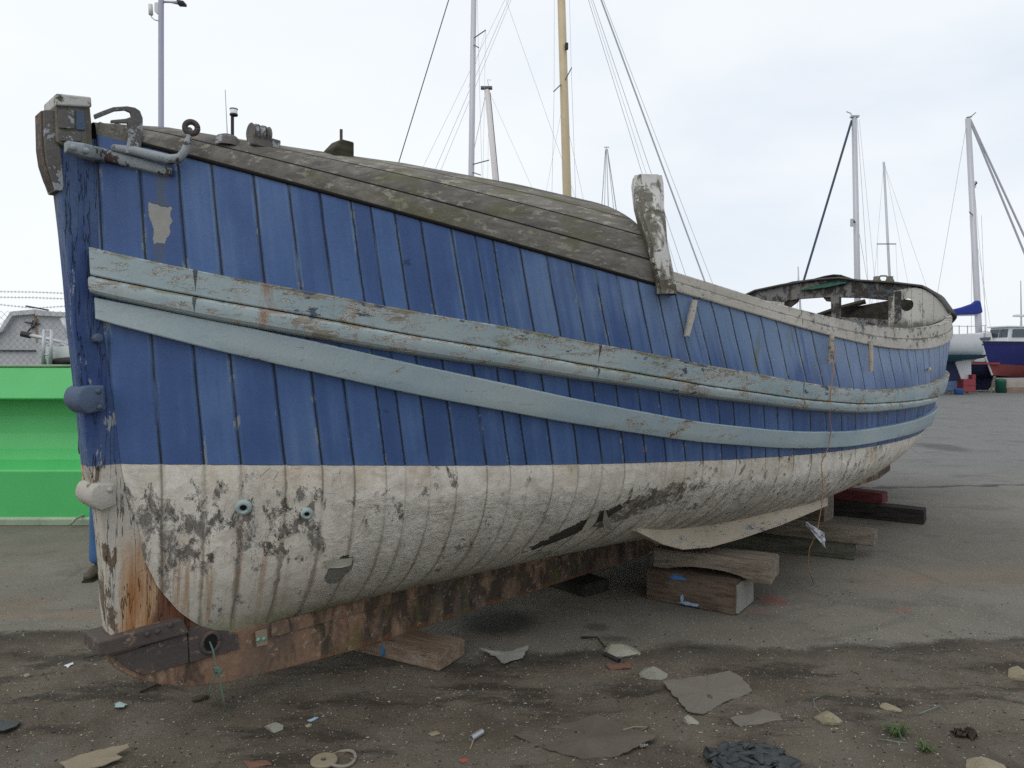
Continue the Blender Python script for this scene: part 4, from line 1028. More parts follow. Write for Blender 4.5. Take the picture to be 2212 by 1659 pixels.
yacht('yacht whose thin mast top and twin stays show beside the timber post', 0, 36, ((1314,440),(1310,318)), 2.4, 8, st=((1308,322,1295,520,2.0,W),(1312,322,1341,520,2.2,W),(1309,325,1304,520,1.0,Dk),(1312,325,1333,520,1.0,Dk),(1305,318,1316,318,1.6,Dk)), mw=2.2, zdeck=3.4)
def radar(root, c, Y, ms):
    MB().tube([at(1840, 473, Y-.2)-c, at(1840, 489, Y-.2)-c], .06, 8).build('radar_reflector', M_GALV, ms); MB().tube([at(1840, 474, Y-.2)-c, at(1849, 482, Y)-c], .04, 6).build('spreader', M_STAYD, ms)
    MB().tube([at(1828, 241, Y)-c, at(1838, 245, Y)-c, at(1840, 252, Y)-c], .02, 5).build('wind_vane', M_GALV, ms); MB().box(at(1846, 252, Y)-c, (.30, .2, .06)).build('masthead', M_GALV, ms)
yacht('yacht with a thick pale mast and dark blue furled forestay above the broken shelter', 0, 29, ((1852,610),(1845,253)), math.pi+.1, 6.2, st=((1840,260,1726,640,4.8,M_STAYB),(1852,258,1885,760,.8,W),(1856,258,1905,760,.6,W),(1848,480,1844,760,.8,W),(1852,480,1900,760,.8,W)), mastmat=M_MALU, mw=12.5, zdeck=2.5, extra=radar)
yacht('yacht with a thin distant mast and one level spreader, right of the blue furled forestay', 0, 40, ((1922,606),(1909,350)), math.pi+.2, 6.5, st=((1909,352,1876,760,.5,W),(1911,352,1990,760,.5,W),(1895,527,1900,760,.5,W),(1935,527,1945,760,.5,W),(1909,352,2050,760,.5,W)), spreads=((1894,527,1936,527),), mw=5.5, zdeck=2.6)
yacht('yacht far off whose mast tip only just clears the broken shelter roof, left of it', 0, 52, ((1727,640),(1724,576)), 1.2, 7, st=((1724,578,1720,760,.8,W),(1724,578,1738,760,.8,W)), mw=3, zdeck=2.8)
# yacht with the blue sail cover, and its visible side
def cover(root, c, Y, ms):
    pl = [(2040,672),(2053,670),(2082,663),(2105,655),(2112,648),(2120,650),(2125,675.5),(2112,678),(2082,679),(2059,681),(2040,682)]
    MB().prism([at(u, v, Y-.22)-c for u, v in pl], (0, .3, 0)).build('sail_cover', M_CANV, root, bevel=.08, seg=3)
    MB().tube([at(2030, 681, Y)-c, at(2112, 679, Y)-c], .06, 8).build('boom', M_MALU, root)
    MB().prism([at(2112, 395, Y-.05)-c]+[at(u, v, Y-.05)-c for u, v in ((2104,390),(2109,390),(2109,405),(2104,404))][1:]+[at(2104,391,Y-.05)-c], (0, .2, 0)).build('radar_reflector', M_HW, ms)
    MB().tube([at(2088, 254, Y)-c, at(2099, 252, Y)-c], .03, 5).build('masthead', M_STAYD, ms); MB().tube([at(2097, 252, Y)-c, at(2108, 243, Y)-c], .02, 5).build('wind_vane', M_STAYD, ms)
    for u in (2054, 2072, 2090, 2128): MB().tube([at(u, 745, Y-1.2)-c, at(u, 703, Y-1.2)-c], .02, 5).build('stanchion', M_GALV, root)
    MB().tube([at(2050, 704, Y-1.2)-c, at(2092, 705, Y-1.2)-c, at(2130, 703, Y-1.2)-c], .014, 5).build('guard_rail', M_GALV, root)
    MB().prism([at(u, v, Y-1.15)-c for u, v in ((2077,752),(2080,724),(2092,720),(2142,717),(2150,752))], (0, 1.6, 0)).build('coachroof', M_HW, root, bevel=.05)
    MB().prism([at(u, v, Y-1.62)-c for u, v in ((2060,744.5),(2160,742),(2160,745),(2060,747.5))], (0, .05, 0)).build('gunwale_stripe', M_HN, root)
    MB().prism([at(u, v, Y-1.60)-c for u, v in ((2064,783),(2160,783),(2160,787),(2064,787))], (0, .06, 0)).build('boot_stripe', M_HR, root)
    MB().prism([at(u, v, Y-1.22)-c for u, v in ((2110,730),(2140,728),(2140,735),(2110,736))], (0, .05, 0)).build('window', M_GLASS, root)
yacht('white yacht with a bright blue sail cover on its boom, beyond the stern', 0, 33, ((2113,690),(2091,256)), 0.08, 9.5, mats=[M_HW, M_HR, M_HN], st=((2094,258,2240,612,4.2,W),(2096,258,2260,612,4.2,W),(2089,262,2010,720,.8,W),(2092,262,2135,745,.6,W),(2094,420,2145,740,.5,W),(2100,465,2098,740,.7,W),(2120,465,2130,740,.7,W)), spreads=((2102,465,2094,458),), mw=13, zdeck=2.55, extra=cover, cabin=False)
# white yacht seen from astern with reverse transom
Y8 = 30.0; c8 = Vector((at(2040, 800, Y8).x, Y8, gz(18, Y8)))
y8 = empty('sailing_yacht', c8, 0, 'white yacht with a raked reverse transom and pale rudder past the old stern', 'yacht', 'yachts laid up in the boatyard')
def p8(L, dy=0.0): return [at(u, v, Y8+dy)-c8 for u, v in L]
def fair(name, L, y0, y1, mat, **k): return MB().prism(p8(L, y0), (0, y1-y0, 0)).build(name, mat, y8, **k)
rows = []
for t in np.linspace(0, 1, 16):
    w_ = 1.0*(1-.75*(1-t)**2)*(1 if t < .9 else 1)*(1-.25*max(0, t-.6)/.4)
    ub = 1700+(2099-1700)*t; row = []
    for f, uu, vv in ((-1, 0, 0), (-.98, .35, .35), (-.9, .75, .75), (-.7, 1, 1), (0, 1, 1.35), (.7, 1, 1), (.9, .75, .75), (.98, .35, .35), (1, 0, 0)):
        u = ub-(19*(1-min(uu, 1)))*t; v = 724+(768-724)*vv
        q = at(u, v, Y8)-c8; q.y = f*w_*1.3; row.append(q)
    rows.append(row)
m = MB(); m.grid(rows); m.f.append(list(range(9))[::-1]); m.mi.append(0); m.build('hull', M_HW, y8, angle=40)
m = MB(); m.add([r[0] for r in rows]+[r[-1] for r in rows[::-1]], [list(range(32))]); m.build('deck', M_HW, y8)
rows = []
for t in np.linspace(0, 1, 12):
    ub = 1720+(2094-1720)*t; vb_ = 800-22*t**2; w_ = 1.15*(1-.75*(1-t)**2)
    row = []
    for f, k in ((-1, 0), (-.8, .6), (0, 1), (.8, .6), (1, 0)): q = at(ub, 767+(vb_-767)*k, Y8)-c8; q.y = f*w_*(1 if k < .9 else 0); row.append(q)
    rows.append(row)
m = MB(); m.grid(rows); m.f.append(list(range(5))[::-1]); m.mi.append(0); m.build('underbody', M_TEAL, y8, angle=40)
fair('skeg', [(1990,786),(2066,783),(2079,822),(2000,826)], -.12, .12, M_HN, bevel=.03)
fair('keel', [(1960,815),(2078,818),(2066,844),(1960,846)], -.10, .10, M_HB, bevel=.03)
fair('rudder', [(2063,782),(2098,771),(2099,820),(2077,820)], -.16, -.10, M_HW, bevel=.02)
fair('prop', [(2000,780),(2006,780),(2004,848),(1998,848)], 1.0, 1.1, M_DARKW)

# fishing boat on blocks at the right
Y9 = 32.0; c9 = Vector((at(2190, 800, Y9).x, Y9, gz(20, Y9)))
fb = empty('fishing_boat', c9, 0, 'small blue fishing boat with a red bottom and white wheelhouse, propped on blocks', 'fishing boat')
M_FBL = plain('fishing_boat_blue', (.022, .028, .15), .4, .12, 0, 4, .001, .05); M_FBR = plain('fishing_boat_red', (.24, .055, .055), .7, .2, 0, 4, .002, .15)
rows = []; NS = 22
hd9 = Vector((1, .35, 0)).normalized(); sd9 = Vector((-hd9.y, hd9.x, 0)); stem9 = at(2120, 744, Y9-.6)-c9
for i in range(NS):
    t = i/(NS-1); bb = 1.25*(1-(1-t)**3.6)*(1-.12*t); row = []
    zs_ = stem9.z-.02+.34*0+.45*(1-t)**2*.25+(.10*t); zk_ = stem9.z-1.42+.35*max(0, .35-t)
    for k in range(15):
        a = -1+2*k/14; e = abs(a); z = zk_+(zs_-zk_)*(e**1.25)
        fl = (1-e)*.62*(1-t)**3
        y = math.copysign(bb*(1-(1-e)**1.7)*(.8+.2*e), a)
        q = stem9*1+hd9*(t*6.2+fl)+sd9*(-y); q.z = z; row.append(q)
    rows.append(row)
m = MB(); m.grid(rows); zs9 = stem9.z
for k, f in enumerate(m.f): zc = sum(m.v[i][2] for i in f)/len(f); m.mi[k] = 1 if zc < zs9-.86 else 0
m.build('hull', [M_FBL, M_FBR], fb, angle=50)
dk = MB(); dk.add([r[0]-Vector((0, 0, .08)) for r in rows]+[r[-1]-Vector((0, 0, .08)) for r in rows[::-1]], [list(range(2*NS))]); dk.build('deck', M_HW, fb)
m = MB()
for side in (0, -1): m.tube([r[side]+Vector((0, 0, .02)) for r in rows], .035, 6)
m.build('gunwale', M_DARKW, fb)
m = MB(); m.tube([rows[0][7], rows[0][3], rows[0][0]+Vector((0, 0, .05))], .04, 6); m.build('stem_bar', M_HW, fb)
wo_ = stem9+hd9*.95; zw = zs9-.05
cab = [wo_+hd9*x+sd9*y for x, y in ((0, -.42), (3.0, -.85), (3.0, .85), (0, .42))]
m = MB(); m.add([Vector((p.x, p.y, zw)) for p in cab]+[Vector((p.x, p.y, zw+.80))+hd9*(.12 if i in (0, 3) else 0) for i, p in enumerate(cab)], [[0, 1, 5, 4], [1, 2, 6, 5], [2, 3, 7, 6], [3, 0, 4, 7], [4, 5, 6, 7]])
wh = m.build('wheelhouse', M_HW, fb, bevel=.03)
m = MB(); m.add([Vector((p.x, p.y, zw+.81))+hd9*(-.03 if i in (0, 3) else .1)+sd9*(-.06 if i < 2 else .06) for i, p in enumerate(cab)], [[0, 1, 2, 3]]); m.build('wheelhouse_roof', M_HW, wh, solid=.05)
wn = wo_+sd9*-.42; sdir9 = (hd9*3.0+sd9*-.43).normalized()
for a_, b_2 in ((.22, .95), (1.15, 1.85), (2.05, 2.75)):
    o_ = sd9*(-.035)
    m = MB(); m.prism([wn+sdir9*x+o_*.6+Vector((0, 0, zw+z-wn.z)) for x, z in ((a_-.0, .36), (b_2, .36), (b_2+.02, .70), (a_+.06, .70))], sd9*-.012); m.build('window', M_GLASS, wh, bevel=.01)
m = MB()
for y in (-.40, .02): m.prism([wo_+sd9*(y)-hd9*.012+hd9*.055+Vector((0, 0, zw+.36-wo_.z)), wo_+sd9*(y+.38)-hd9*.012+hd9*.055+Vector((0, 0, zw+.36-wo_.z)), wo_+sd9*(y+.38)-hd9*.012+hd9*.105+Vector((0, 0, zw+.70-wo_.z)), wo_+sd9*(y)-hd9*.012+hd9*.105+Vector((0, 0, zw+.70-wo_.z))], -hd9*.012)
m.build('front_window', M_GLASS, wh)
pm = at(2206, 690, Y9)-c9; pt9 = at(2205, 606, Y9)-c9
MB().tube([Vector((pm.x, pm.y, zw+.8)), pm, pt9], [.05, .03, .015], 6).build('light_mast', M_GALV, fb)
MB().box(at(2204, 682, Y9)-c9, (.5, .3, .1)).build('radar', M_HW, fb, bevel=.03)
for t_ in (2, 6, 10): MB().tube([rows[t_][0], rows[t_][0]+Vector((0, 0, .5))], .015, 5).build('rail_stanchion', M_GALV, fb)
MB().tube([rows[2][0]+Vector((0, 0, .5)), rows[6][0]+Vector((0, 0, .5)), rows[10][0]+Vector((0, 0, .5))], .015, 5).build('hand_rail', M_GALV, fb)

# yard clutter under the far boats
def far_box(L, Y, dy, name, mat, label, cat, group=None, bevel=.02):
    m = MB().prism(px_poly(L, Y), (0, dy, 0)); zmin = min(v[2] for v in m.v); g0 = gz(20, Y)
    return top(m, name, mat, label, cat, group, bevel=bevel)
M_CRATE = plain('faded_red_paint', (.27, .05, .06), .7, .2, 0, 5); M_STONE = plain('pale_stone_block', (.36, .31, .27), .9, .3, 0, 4, .02); M_BRKB = plain('brown_block', (.24, .17, .13), .9, .3, 0, 4, .02)
Yr = 29.5
cr = empty('crate', at(2095, 848, Yr), 0, 'stacked faded red metal cabinet beside the pale rudder', 'cabinet'); cr.location.z = gz(18, Yr); cq = cr.location.copy()
zb0 = at(0, 846, Yr).z
pl = [(2081,819),(2108,819),(2108,846.5),(2081,846.5)]
MB().prism([p-cq for p in px_poly(pl, Yr)], (0, .5, 0)).build('body', M_CRATE, cr, bevel=.02)
MB().prism([p-cq for p in px_poly([(2100,809),(2108.5,809),(2108.5,819),(2100,819)], Yr+.1)], (0, .35, 0)).build('upper_box', M_CRATE, cr, bevel=.02)
MB().prism([p-cq for p in px_poly([(2080.5,830),(2108.5,830),(2108.5,832),(2080.5,832)], Yr-.02)], (0, .03, 0)).build('band', M_FBR, cr)
cylp = at(2071, 848, 29.0); M_BLUEB = plain('blue_plastic', (.04, .12, .36), .5, .1)
m = MB().lathe([(.0, 0), (.15, 0), (.17, .22), (.18, .24), (.15, .23), (.14, .02)], 16, Vector((cylp.x, 29.0, gz(18, 29.0)))); top(m, 'bucket', M_BLUEB, 'blue plastic bucket on the ground left of the red cabinet', 'bucket', smooth=True)
M_BIN = plain('dark_green_plastic', (.015, .10, .06), .5, .12)
bp = at(2162, 850, 31.0); bn = empty('bin', (bp.x, 31.0, gz(20, 31.0)), 0, 'dark green round bin beside the blocks under the fishing boat', 'bin')
MB().lathe([(0, 0), (.17, 0), (.205, .50), (.215, .53), (.20, .53), (.165, .03)], 20).build('body', M_BIN, bn, smooth=True)
MB().lathe([(.215, .53), (.21, .56), (.10, .60), (0, .61)], 20).build('lid', M_BIN, bn, smooth=True)
for L, mt, lb in (([(2168,823.5),(2240,823.5),(2240,838),(2168,838)], M_STONE, 'pale stone block under the fishing boat, upper one'), ([(2175,838),(2246,838),(2246,851.5),(2175,851.5)], M_BRKB, 'brown block under the fishing boat, lower one')):
    far_box(L, 31.0, .8, 'block', mt, lb, 'block', 'blocks under the fishing boat')
pr = MB().tube([at(2149, 812, 30.8), Vector((at(2140, 851, 30.8).x, 30.8, gz(20, 30.8)))], .05, 6); top(pr, 'timber_prop', M_GREY, 'leaning pale timber prop left of the green bin', 'prop')
m = MB()
q = Vector((at(2122, 838, 60).x, 60, .5))
m.add([q+Vector(p) for p in ((-.9,-.4,.05),(.9,-.4,.05),(1.1,-.45,.5),(-1.0,-.45,.5),(-.9,.4,.05),(.9,.4,.05),(1.1,.45,.5),(-1.0,.45,.5))], [[0,1,2,3],[4,7,6,5],[3,2,6,7],[0,3,7,4],[1,5,6,2],[0,4,5,1]])
top(m, 'dinghy', M_HW, 'tiny white dinghy far off between the red cabinet and the green bin', 'dinghy', bevel=.05)
# ================================================================== ground
def ground_material():
    g = G('yard_surface'); p = g.obj(); x, y, z = g.sep(p)
    big = g.noise(p, .55, 5, .6); med = g.noise(p, 3.1, 6, .62); fine = g.noise(p, 120, 5, .75); f2 = g.noise(p, 38, 6, .7)
    # asphalt
    a = g.mix(g.sm(big, .35, .68), (.158, .142, .115), (.212, .193, .160))
    far = g.sm(y, 6.5, 14.0)
    a = g.mix(far*.8, a, (.165, .170, .172))
    a = g.mix(g.sm(med, .5, .72)*.45, a, (.112, .102, .084))
    a = g.mulc(a, g.mix(fine, (.42, .42, .42), (1.58, 1.58, 1.58)), 1.0)
    ck = g.vor(g.map(p, (1, 1, 0), (.3, .2, 0)), .55, 'DISTANCE_TO_EDGE')
    a = g.mix(g.sm(ck+(f2-.5)*.02+(med-.5)*.06, .012, .004)*g.sm(big, .45, .6)*.25, a, (.05, .045, .038))
    wet = g.sm(g.noise(g.map(p, (1, 2.2, 1), (6, 3, 0)), .9, 6, .62), .54, .64)
    a = g.mix(wet*.35, a, (.085, .080, .070))
    sv = g.vor(p, 75, 'F1', 'Color'); svx, svy, svz = g.sep(sv); sd_ = g.vor(p, 75)
    chip = g.sm(svx, .86, .865)*g.sm(sd_, .42, .30)
    a = g.mix(chip*.75, a, g.mix(svy, (.34, .33, .29), (.52, .51, .47)))
    redd = g.sm(g.noise(g.map(p, (1, 1, 1), (4.1, 2.2, 0)), .8, 4, .6), .58, .70)*g.sm(x, -1.0, -2.5)
    a = g.mix(redd*.55, a, (.24, .155, .10))
    # strip of rust coloured wash and the joint in the surfacing on the right
    e0 = y-(9.2+.12*x)+(med-.5)*.5
    a = g.mix(g.sm(g.absv(e0), .10, .02)*g.sm(x, 1.5, 3.0)*.75, a, (.025, .024, .022))
    e1 = g.absv(y-(5.6+.10*(x-3.2)))+(med-.5)*.5
    a = g.mix(g.sm(e1, .32, .12)*g.sm(x, 2.3, 2.9)*.30, a, (.22, .155, .10))
    # faded red paint blots
    def blot(cx, cy, rx, ry, amt):
        r = g.math('SQRT', ((x-cx)/rx)*((x-cx)/rx)+((y-cy)/ry)*((y-cy)/ry))
        return g.sm(r+(f2-.5)*.5+(med-.5)*.8, 1.15, .45)*amt
    for (u, v, ru, rv, am) in ((1672,1297,36,14,.5), (1640,1322,40,6,.25), (1745,1296,12,4,.3), (1948,1317,22,8,.35), (1985,1253,26,5,.25)):
        c_ = gp(u, v); a = g.mix(blot(c_.x, c_.y, ru/F*c_.y, rv*c_.y*c_.y/F/EYE, am), a, (.30, .105, .085))
    # dark stain under the keel, then a wide darker patch below the bilge
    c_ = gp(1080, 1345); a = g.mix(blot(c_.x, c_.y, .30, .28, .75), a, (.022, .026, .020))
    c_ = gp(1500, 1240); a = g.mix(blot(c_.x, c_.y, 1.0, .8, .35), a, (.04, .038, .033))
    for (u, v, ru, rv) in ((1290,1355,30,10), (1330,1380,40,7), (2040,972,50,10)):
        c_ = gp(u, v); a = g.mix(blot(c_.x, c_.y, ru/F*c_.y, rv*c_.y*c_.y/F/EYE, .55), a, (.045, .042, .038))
    # loose dirt in the foreground
    edge = y-(4.12+.075*x)+(g.noise(p, 1.7, 5, .6)-.5)*.55+(f2-.5)*.12
    edge = edge+g.sm(x, -.6, -2.4)*-.55
    dirt = g.sm(edge, .06, -.05)
    d = g.mix(g.sm(g.noise(p, 1.3, 6, .6), .34, .66), (.094, .076, .056), (.166, .140, .106))
    d = g.mix(g.sm(med, .48, .66)*.6, d, (.155, .141, .118))
    d = g.mix(g.sm(g.noise(g.map(p, (.8, 2.4, 1), (3, 9, 0)), 1.5, 7, .68), .50, .62)*.75, d, (.038, .033, .027))
    d = g.mulc(d, g.mix(g.noise(p, 160, 5, .8), (.36, .36, .36), (1.64, 1.64, 1.64)))
    cv = g.vor(p, 95, 'F1', 'Color'); cx_, cy_, cz_ = g.sep(cv); cd = g.vor(p, 95)
    d = g.mix(g.sm(cx_, .92, .925)*g.sm(cd, .40, .28)*.8, d, g.mix(cy_, (.20, .18, .13), (.42, .41, .36)))
    d = g.mix(g.sm(edge, -.25, -.02)*g.sm(edge, .06, .0)*.6, d, (.045, .040, .035))
    # smooth slabs showing through the dirt
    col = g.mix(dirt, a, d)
    hgt = g.mix(dirt, g.comb(fine*.35+f2*.25+chip*.6, 0., 0.), g.comb(fine*.5+f2*1.2+med*1.0+g.sm(cx_, .94, .95)*.6, 0., 0.))
    hx, _, _ = g.sep(hgt)
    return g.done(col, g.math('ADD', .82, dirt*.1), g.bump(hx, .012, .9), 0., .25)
M_GROUND = ground_material()
def gline(n0, n1, lo, hi, near0, near1):
    a = list(np.linspace(near0, near1, n0)); return a
xs = sorted(set([-300, -160, -90, -55, -35, -24, -16, -11, -8, -6.5]+list(np.round(np.arange(-5.5, 6.01, .034), 3))+[6.5, 7.5, 9, 11, 14, 18, 24, 32, 45, 70, 110, 180, 300]))
ys = sorted(set([-40, -15, -6, -2, 0, 1]+list(np.round(np.arange(1.6, 7.4, .034), 3))+[7.8, 8.4, 9.2, 10, 11, 12, 13, 14.5, 16, 18, 20, 22, 24, 26, 28, 30, 34, 40, 50, 70, 100, 150, 250, 450, 900]))
def gh(x, y):
    z = gz(x, y); b = 4.12+.075*x+(.55 if x < -1.2 else 0)
    w_ = min(max((b-y)/.5, 0), 1)*min(max((5.8-abs(x))/.8, 0), 1)*min(max((y-1.6)/.2, 0), 1)
    z += w_*(.026*mnoise.noise((x*1.7, y*1.7, 0))+.014*mnoise.noise((x*5, y*7, 2))+.009*mnoise.noise((x*13, y*15, 5))-.004)
    if 1.6 < y < 7.4 and abs(x) < 5.8: z += .003*mnoise.noise((x*2.5, y*2.5, 9))*min(1, (7.4-y))*min(1, (5.8-abs(x)))
    return z
gm = MB(); gm.grid([[Vector((x, y, gh(x, y))) for y in ys] for x in xs])
gro = gm.build('ground', M_GROUND, None, smooth=True); tag(gro, kind='structure')
if gro.data.polygons[0].normal.z < 0: gro.data.flip_normals()

# ------------------------------------------------------------------ timber blocks and beams
def timber(name, c1, c2, c3, sc=(2.0, 16, 16), green=.2, pale_end=None):
    g = G(name); p = g.obj(); x, y, z = g.sep(p)
    gr_ = g.noise(g.map(p, sc), 2.0, 8, .68, .5); f = g.noise(g.map(p, (6, 40, 40)), 2, 5, .7); b = g.noise(p, 3.5, 5, .6)
    col = g.mix(g.sm(gr_, .32, .66), c1, c2); col = g.mix(g.sm(b, .52, .72)*.7, col, c3)
    col = g.mix(g.sm(f, .58, .66)*.7, col, (.025, .02, .016))
    col = g.mix(g.sm(g.noise(p, 9, 6, .68), .56, .68)*green, col, (.12, .12, .06))
    return g.done(col, .85, g.bump(gr_+f*.6, .008, .9), 0., .2)
def wood_block(label, B, angL, L, Wd, H, z0, mat, group=None, jit=.006, seed=0, parts=None, name='timber_block', chamfer=.008, hollow=0.0):
    """B: near bottom corner; the long side runs off at angL, the width at angL-90"""
    l = Vector((math.cos(angL), math.sin(angL), 0)); w_ = Vector((math.cos(angL-math.pi/2), math.sin(angL-math.pi/2), 0))
    nx, ny, nz = max(int(L/.04), 4), max(int(Wd/.05), 3), max(int(H/.04), 3)
    c = Vector((B[0], B[1], z0))+l*L/2+w_*Wd/2
    bm = bmesh.new(); bmesh.ops.create_cube(bm, size=1.0)
    for v in bm.verts: v.co = Vector((v.co.x*L, v.co.y*Wd, (v.co.z+.5)*H))
    bmesh.ops.bevel(bm, geom=bm.edges[:], offset=chamfer, segments=2, affect='EDGES')
    le = [e for e in bm.edges if e.calc_length() > .08]
    bmesh.ops.subdivide_edges(bm, edges=le, cuts=7, use_grid_fill=True)
    for v in bm.verts:
        q = v.co*1.0+Vector((seed*3.1, 0, 0)); k = 1 if v.co.z > .012 or hollow else .2
        v.co += Vector((mnoise.noise(q*5), mnoise.noise(q*5+Vector((9, 0, 0))), mnoise.noise(q*4+Vector((0, 9, 0)))))*jit*k+Vector((0, mnoise.noise((seed, v.co.y*22, v.co.z*22))*.004, 0))
        if hollow and v.co.z < H*.4 and abs(v.co.x) < L*.40: v.co.z += hollow*(1-(abs(v.co.x)/(L*.40))**2)*(1-v.co.z/(H*.4))
    me = bpy.data.meshes.new(name); bm.to_mesh(me); bm.free()
    for p in me.polygons: p.use_smooth = True
    me.set_sharp_from_angle(angle=math.radians(35)); me.materials.append(mat)
    o = bpy.data.objects.new(name, me); COL.objects.link(o); o.location = c; o.rotation_euler = (0, 0, angL)
    return tag(o, label, 'timber block' if name == 'timber_block' else 'timber beam', group)
MT1 = timber('brown_baulk', (.15, .105, .075), (.27, .205, .15), (.36, .315, .26)); MT2 = timber('dark_brown_baulk', (.062, .044, .033), (.15, .108, .08), (.19, .15, .115))
MT3 = timber('grey_baulk', (.12, .098, .076), (.26, .22, .175), (.21, .185, .14)); MT4 = timber('green_grey_baulk', (.055, .055, .042), (.11, .108, .082), (.08, .085, .055), green=.5)
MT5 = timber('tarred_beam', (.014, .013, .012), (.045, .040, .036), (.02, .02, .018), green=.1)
GB = 'timber blocks under the old boat'
def B_(u, v, z=0.0): q = gp(u, v, z); return (q.x, q.y)
def ang(u1, v1, u2, v2, z=0.0): a = gp(u1, v1, z); b = gp(u2, v2, z); return math.atan2(b.y-a.y, b.x-a.x)
k1 = wood_block('split brown timber block wedged under the front of the keel, blue mark on its face', B_(948,1452), ang(948,1452,785,1412), .80, .25, .095, 0, MT1, GB, seed=1)
k2 = wood_block('paint-splashed square timber block on the ground carrying a split plank', B_(1588,1331), ang(1588,1331,1408,1296), .62, .36, .205, 0, MT2, GB, seed=2)
k3 = wood_block('split grey-brown plank lying across the paint-splashed block', B_(1662,1264,.205), ang(1662,1264,1436,1228,.205), .80, .28, .135, .203, MT3, GB, seed=3, jit=.014, hollow=.05)
k4 = wood_block('mossy green lower beam of the pair behind the split plank', B_(1846,1211), ang(1846,1211,1560,1180), 1.9, .22, .118, 0, MT4, GB, seed=4, name='timber_baulk')
k5 = wood_block('grey upper beam of the pair, blue paint along its arris', B_(1888,1181,.118), ang(1888,1181,1600,1146,.118), 2.0, .20, .118, .117, MT3, GB, seed=5, name='timber_baulk')
k6 = wood_block('long black tarred beam under the stern', B_(1996,1134), ang(1996,1134,1750,1108), 2.2, .24, .145, 0, MT5, GB, seed=6, name='timber_baulk')
M_REDB = timber('red_painted_baulk', (.11, .028, .03), (.165, .045, .048), (.08, .03, .03), green=.1)
k7 = wood_block('short beam with a red painted end on top of the black one', B_(1906,1090,.145), ang(1906,1090,1800,1078,.145), 1.5, .22, .115, .144, M_REDB, GB, seed=7, name='timber_baulk')
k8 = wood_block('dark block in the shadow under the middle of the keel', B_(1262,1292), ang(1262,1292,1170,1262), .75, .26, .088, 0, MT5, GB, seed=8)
k9 = wood_block('timber beam on the far side of the keel', (3.2, 7.6), math.radians(135), 1.2, .25, .30, 0, MT3, GB, seed=9, name='timber_baulk')
def daub(parent, label, pts3, mat, name='paint_mark'):
    M_ = parent.matrix_basis.inverted(); m = MB()
    n = (pts3[1]-pts3[0]).cross(pts3[2]-pts3[0]).normalized()
    if n.dot(Vector((0, 0, EYE))-pts3[0]) < 0: n = -n
    a = [M_@(p+n*.0125) for p in pts3]; b = [M_@(p-n*.004) for p in pts3]
    m.add(a+b, [list(range(len(a)))]+[[i, (i+1) % len(a), len(a)+(i+1) % len(a), len(a)+i] for i in range(len(a))]); return m.build(name, mat, parent)
def face_pts(o, L, W_, H, side, pts):
    """points (along 0..1, up 0..1) on the near long face (side='l') of a wood_block"""
    return [o.matrix_basis@Vector(((a-.5)*L, W_/2 if side == 'l' else 0, h*H)) for a, h in pts]
M_BLUEP = plain('blue_paint_splash', (.05, .16, .36), .5, .25); M_LBL = plain('pale_blue_paint_splash', (.22, .34, .46), .6, .3)
def splash(o, L, W_, H, c, r, mat, sd):
    rn = random.Random(sd); P_ = [(c[0]+math.cos(a)*r[0]*rn.uniform(.5, 1.1), c[1]+math.sin(a)*r[1]*rn.uniform(.5, 1.1)) for a in np.linspace(0, 2*math.pi, 15)[:-1]]
    daub(o, None, face_pts(o, L, W_, H, 'l', P_), mat)
M_ENDP = plain('grey_end_paint', (.24, .23, .205), .85, .35, 0., 14, .006)
daub(k2, None, [k2.matrix_basis@Vector((-.62/2, (a-.5)*.36, h*.205)) for a, h in ((.04, .05), (.95, .06), (.93, .55), (.96, .93), (.35, .95), (.06, .94))], M_ENDP, 'end_paint')
splash(k1, .80, .25, .095, (.46, .45), (.018, .36), M_BLUEP, 1)
splash(k2, .62, .36, .205, (.62, .90), (.10, .09), M_BLUEP, 2); splash(k2, .62, .36, .205, (.50, .12), (.13, .06), M_LBL, 3); splash(k2, .62, .36, .205, (.57, .22), (.02, .16), M_LBL, 5)

# ------------------------------------------------------------------ line hanging from the toggle, with a scrap of plastic
px_ = [(1793,722),(1788,752),(1783,788),(1778,830),(1775,870),(1775,903),(1779,921),(1775,945),(1772,962)]
tw = []
for u, v in px_:
    h = hit(u, v, .055); tw.append(l2w(h[0]) if h else None)
for i in range(len(tw)):
    if tw[i] is None: tw[i] = at(*px_[i], 5.0)
tw = [p for p in tw]
Ytop = tw[-1].y
low = [(1774,1000),(1778,1050),(1775,1092),(1765,1148),(1749,1184),(1745,1214),(1751,1240),(1758,1264)]
Yend = gp(1758, 1264).y
for i, (u, v) in enumerate(low): tw.append(at(u, v, Ytop-.06+(Yend-Ytop+.06)*((i+1)/len(low))**1.5))
tw[-1].z = .006
M_TWINE = plain('orange_twine', (.40, .21, .11), .8, .2)
top(MB().tube(tw, .0032, 6), 'twine', M_TWINE, 'thin orange twine hanging from a wooden toggle down to the ground', 'twine', smooth=True)
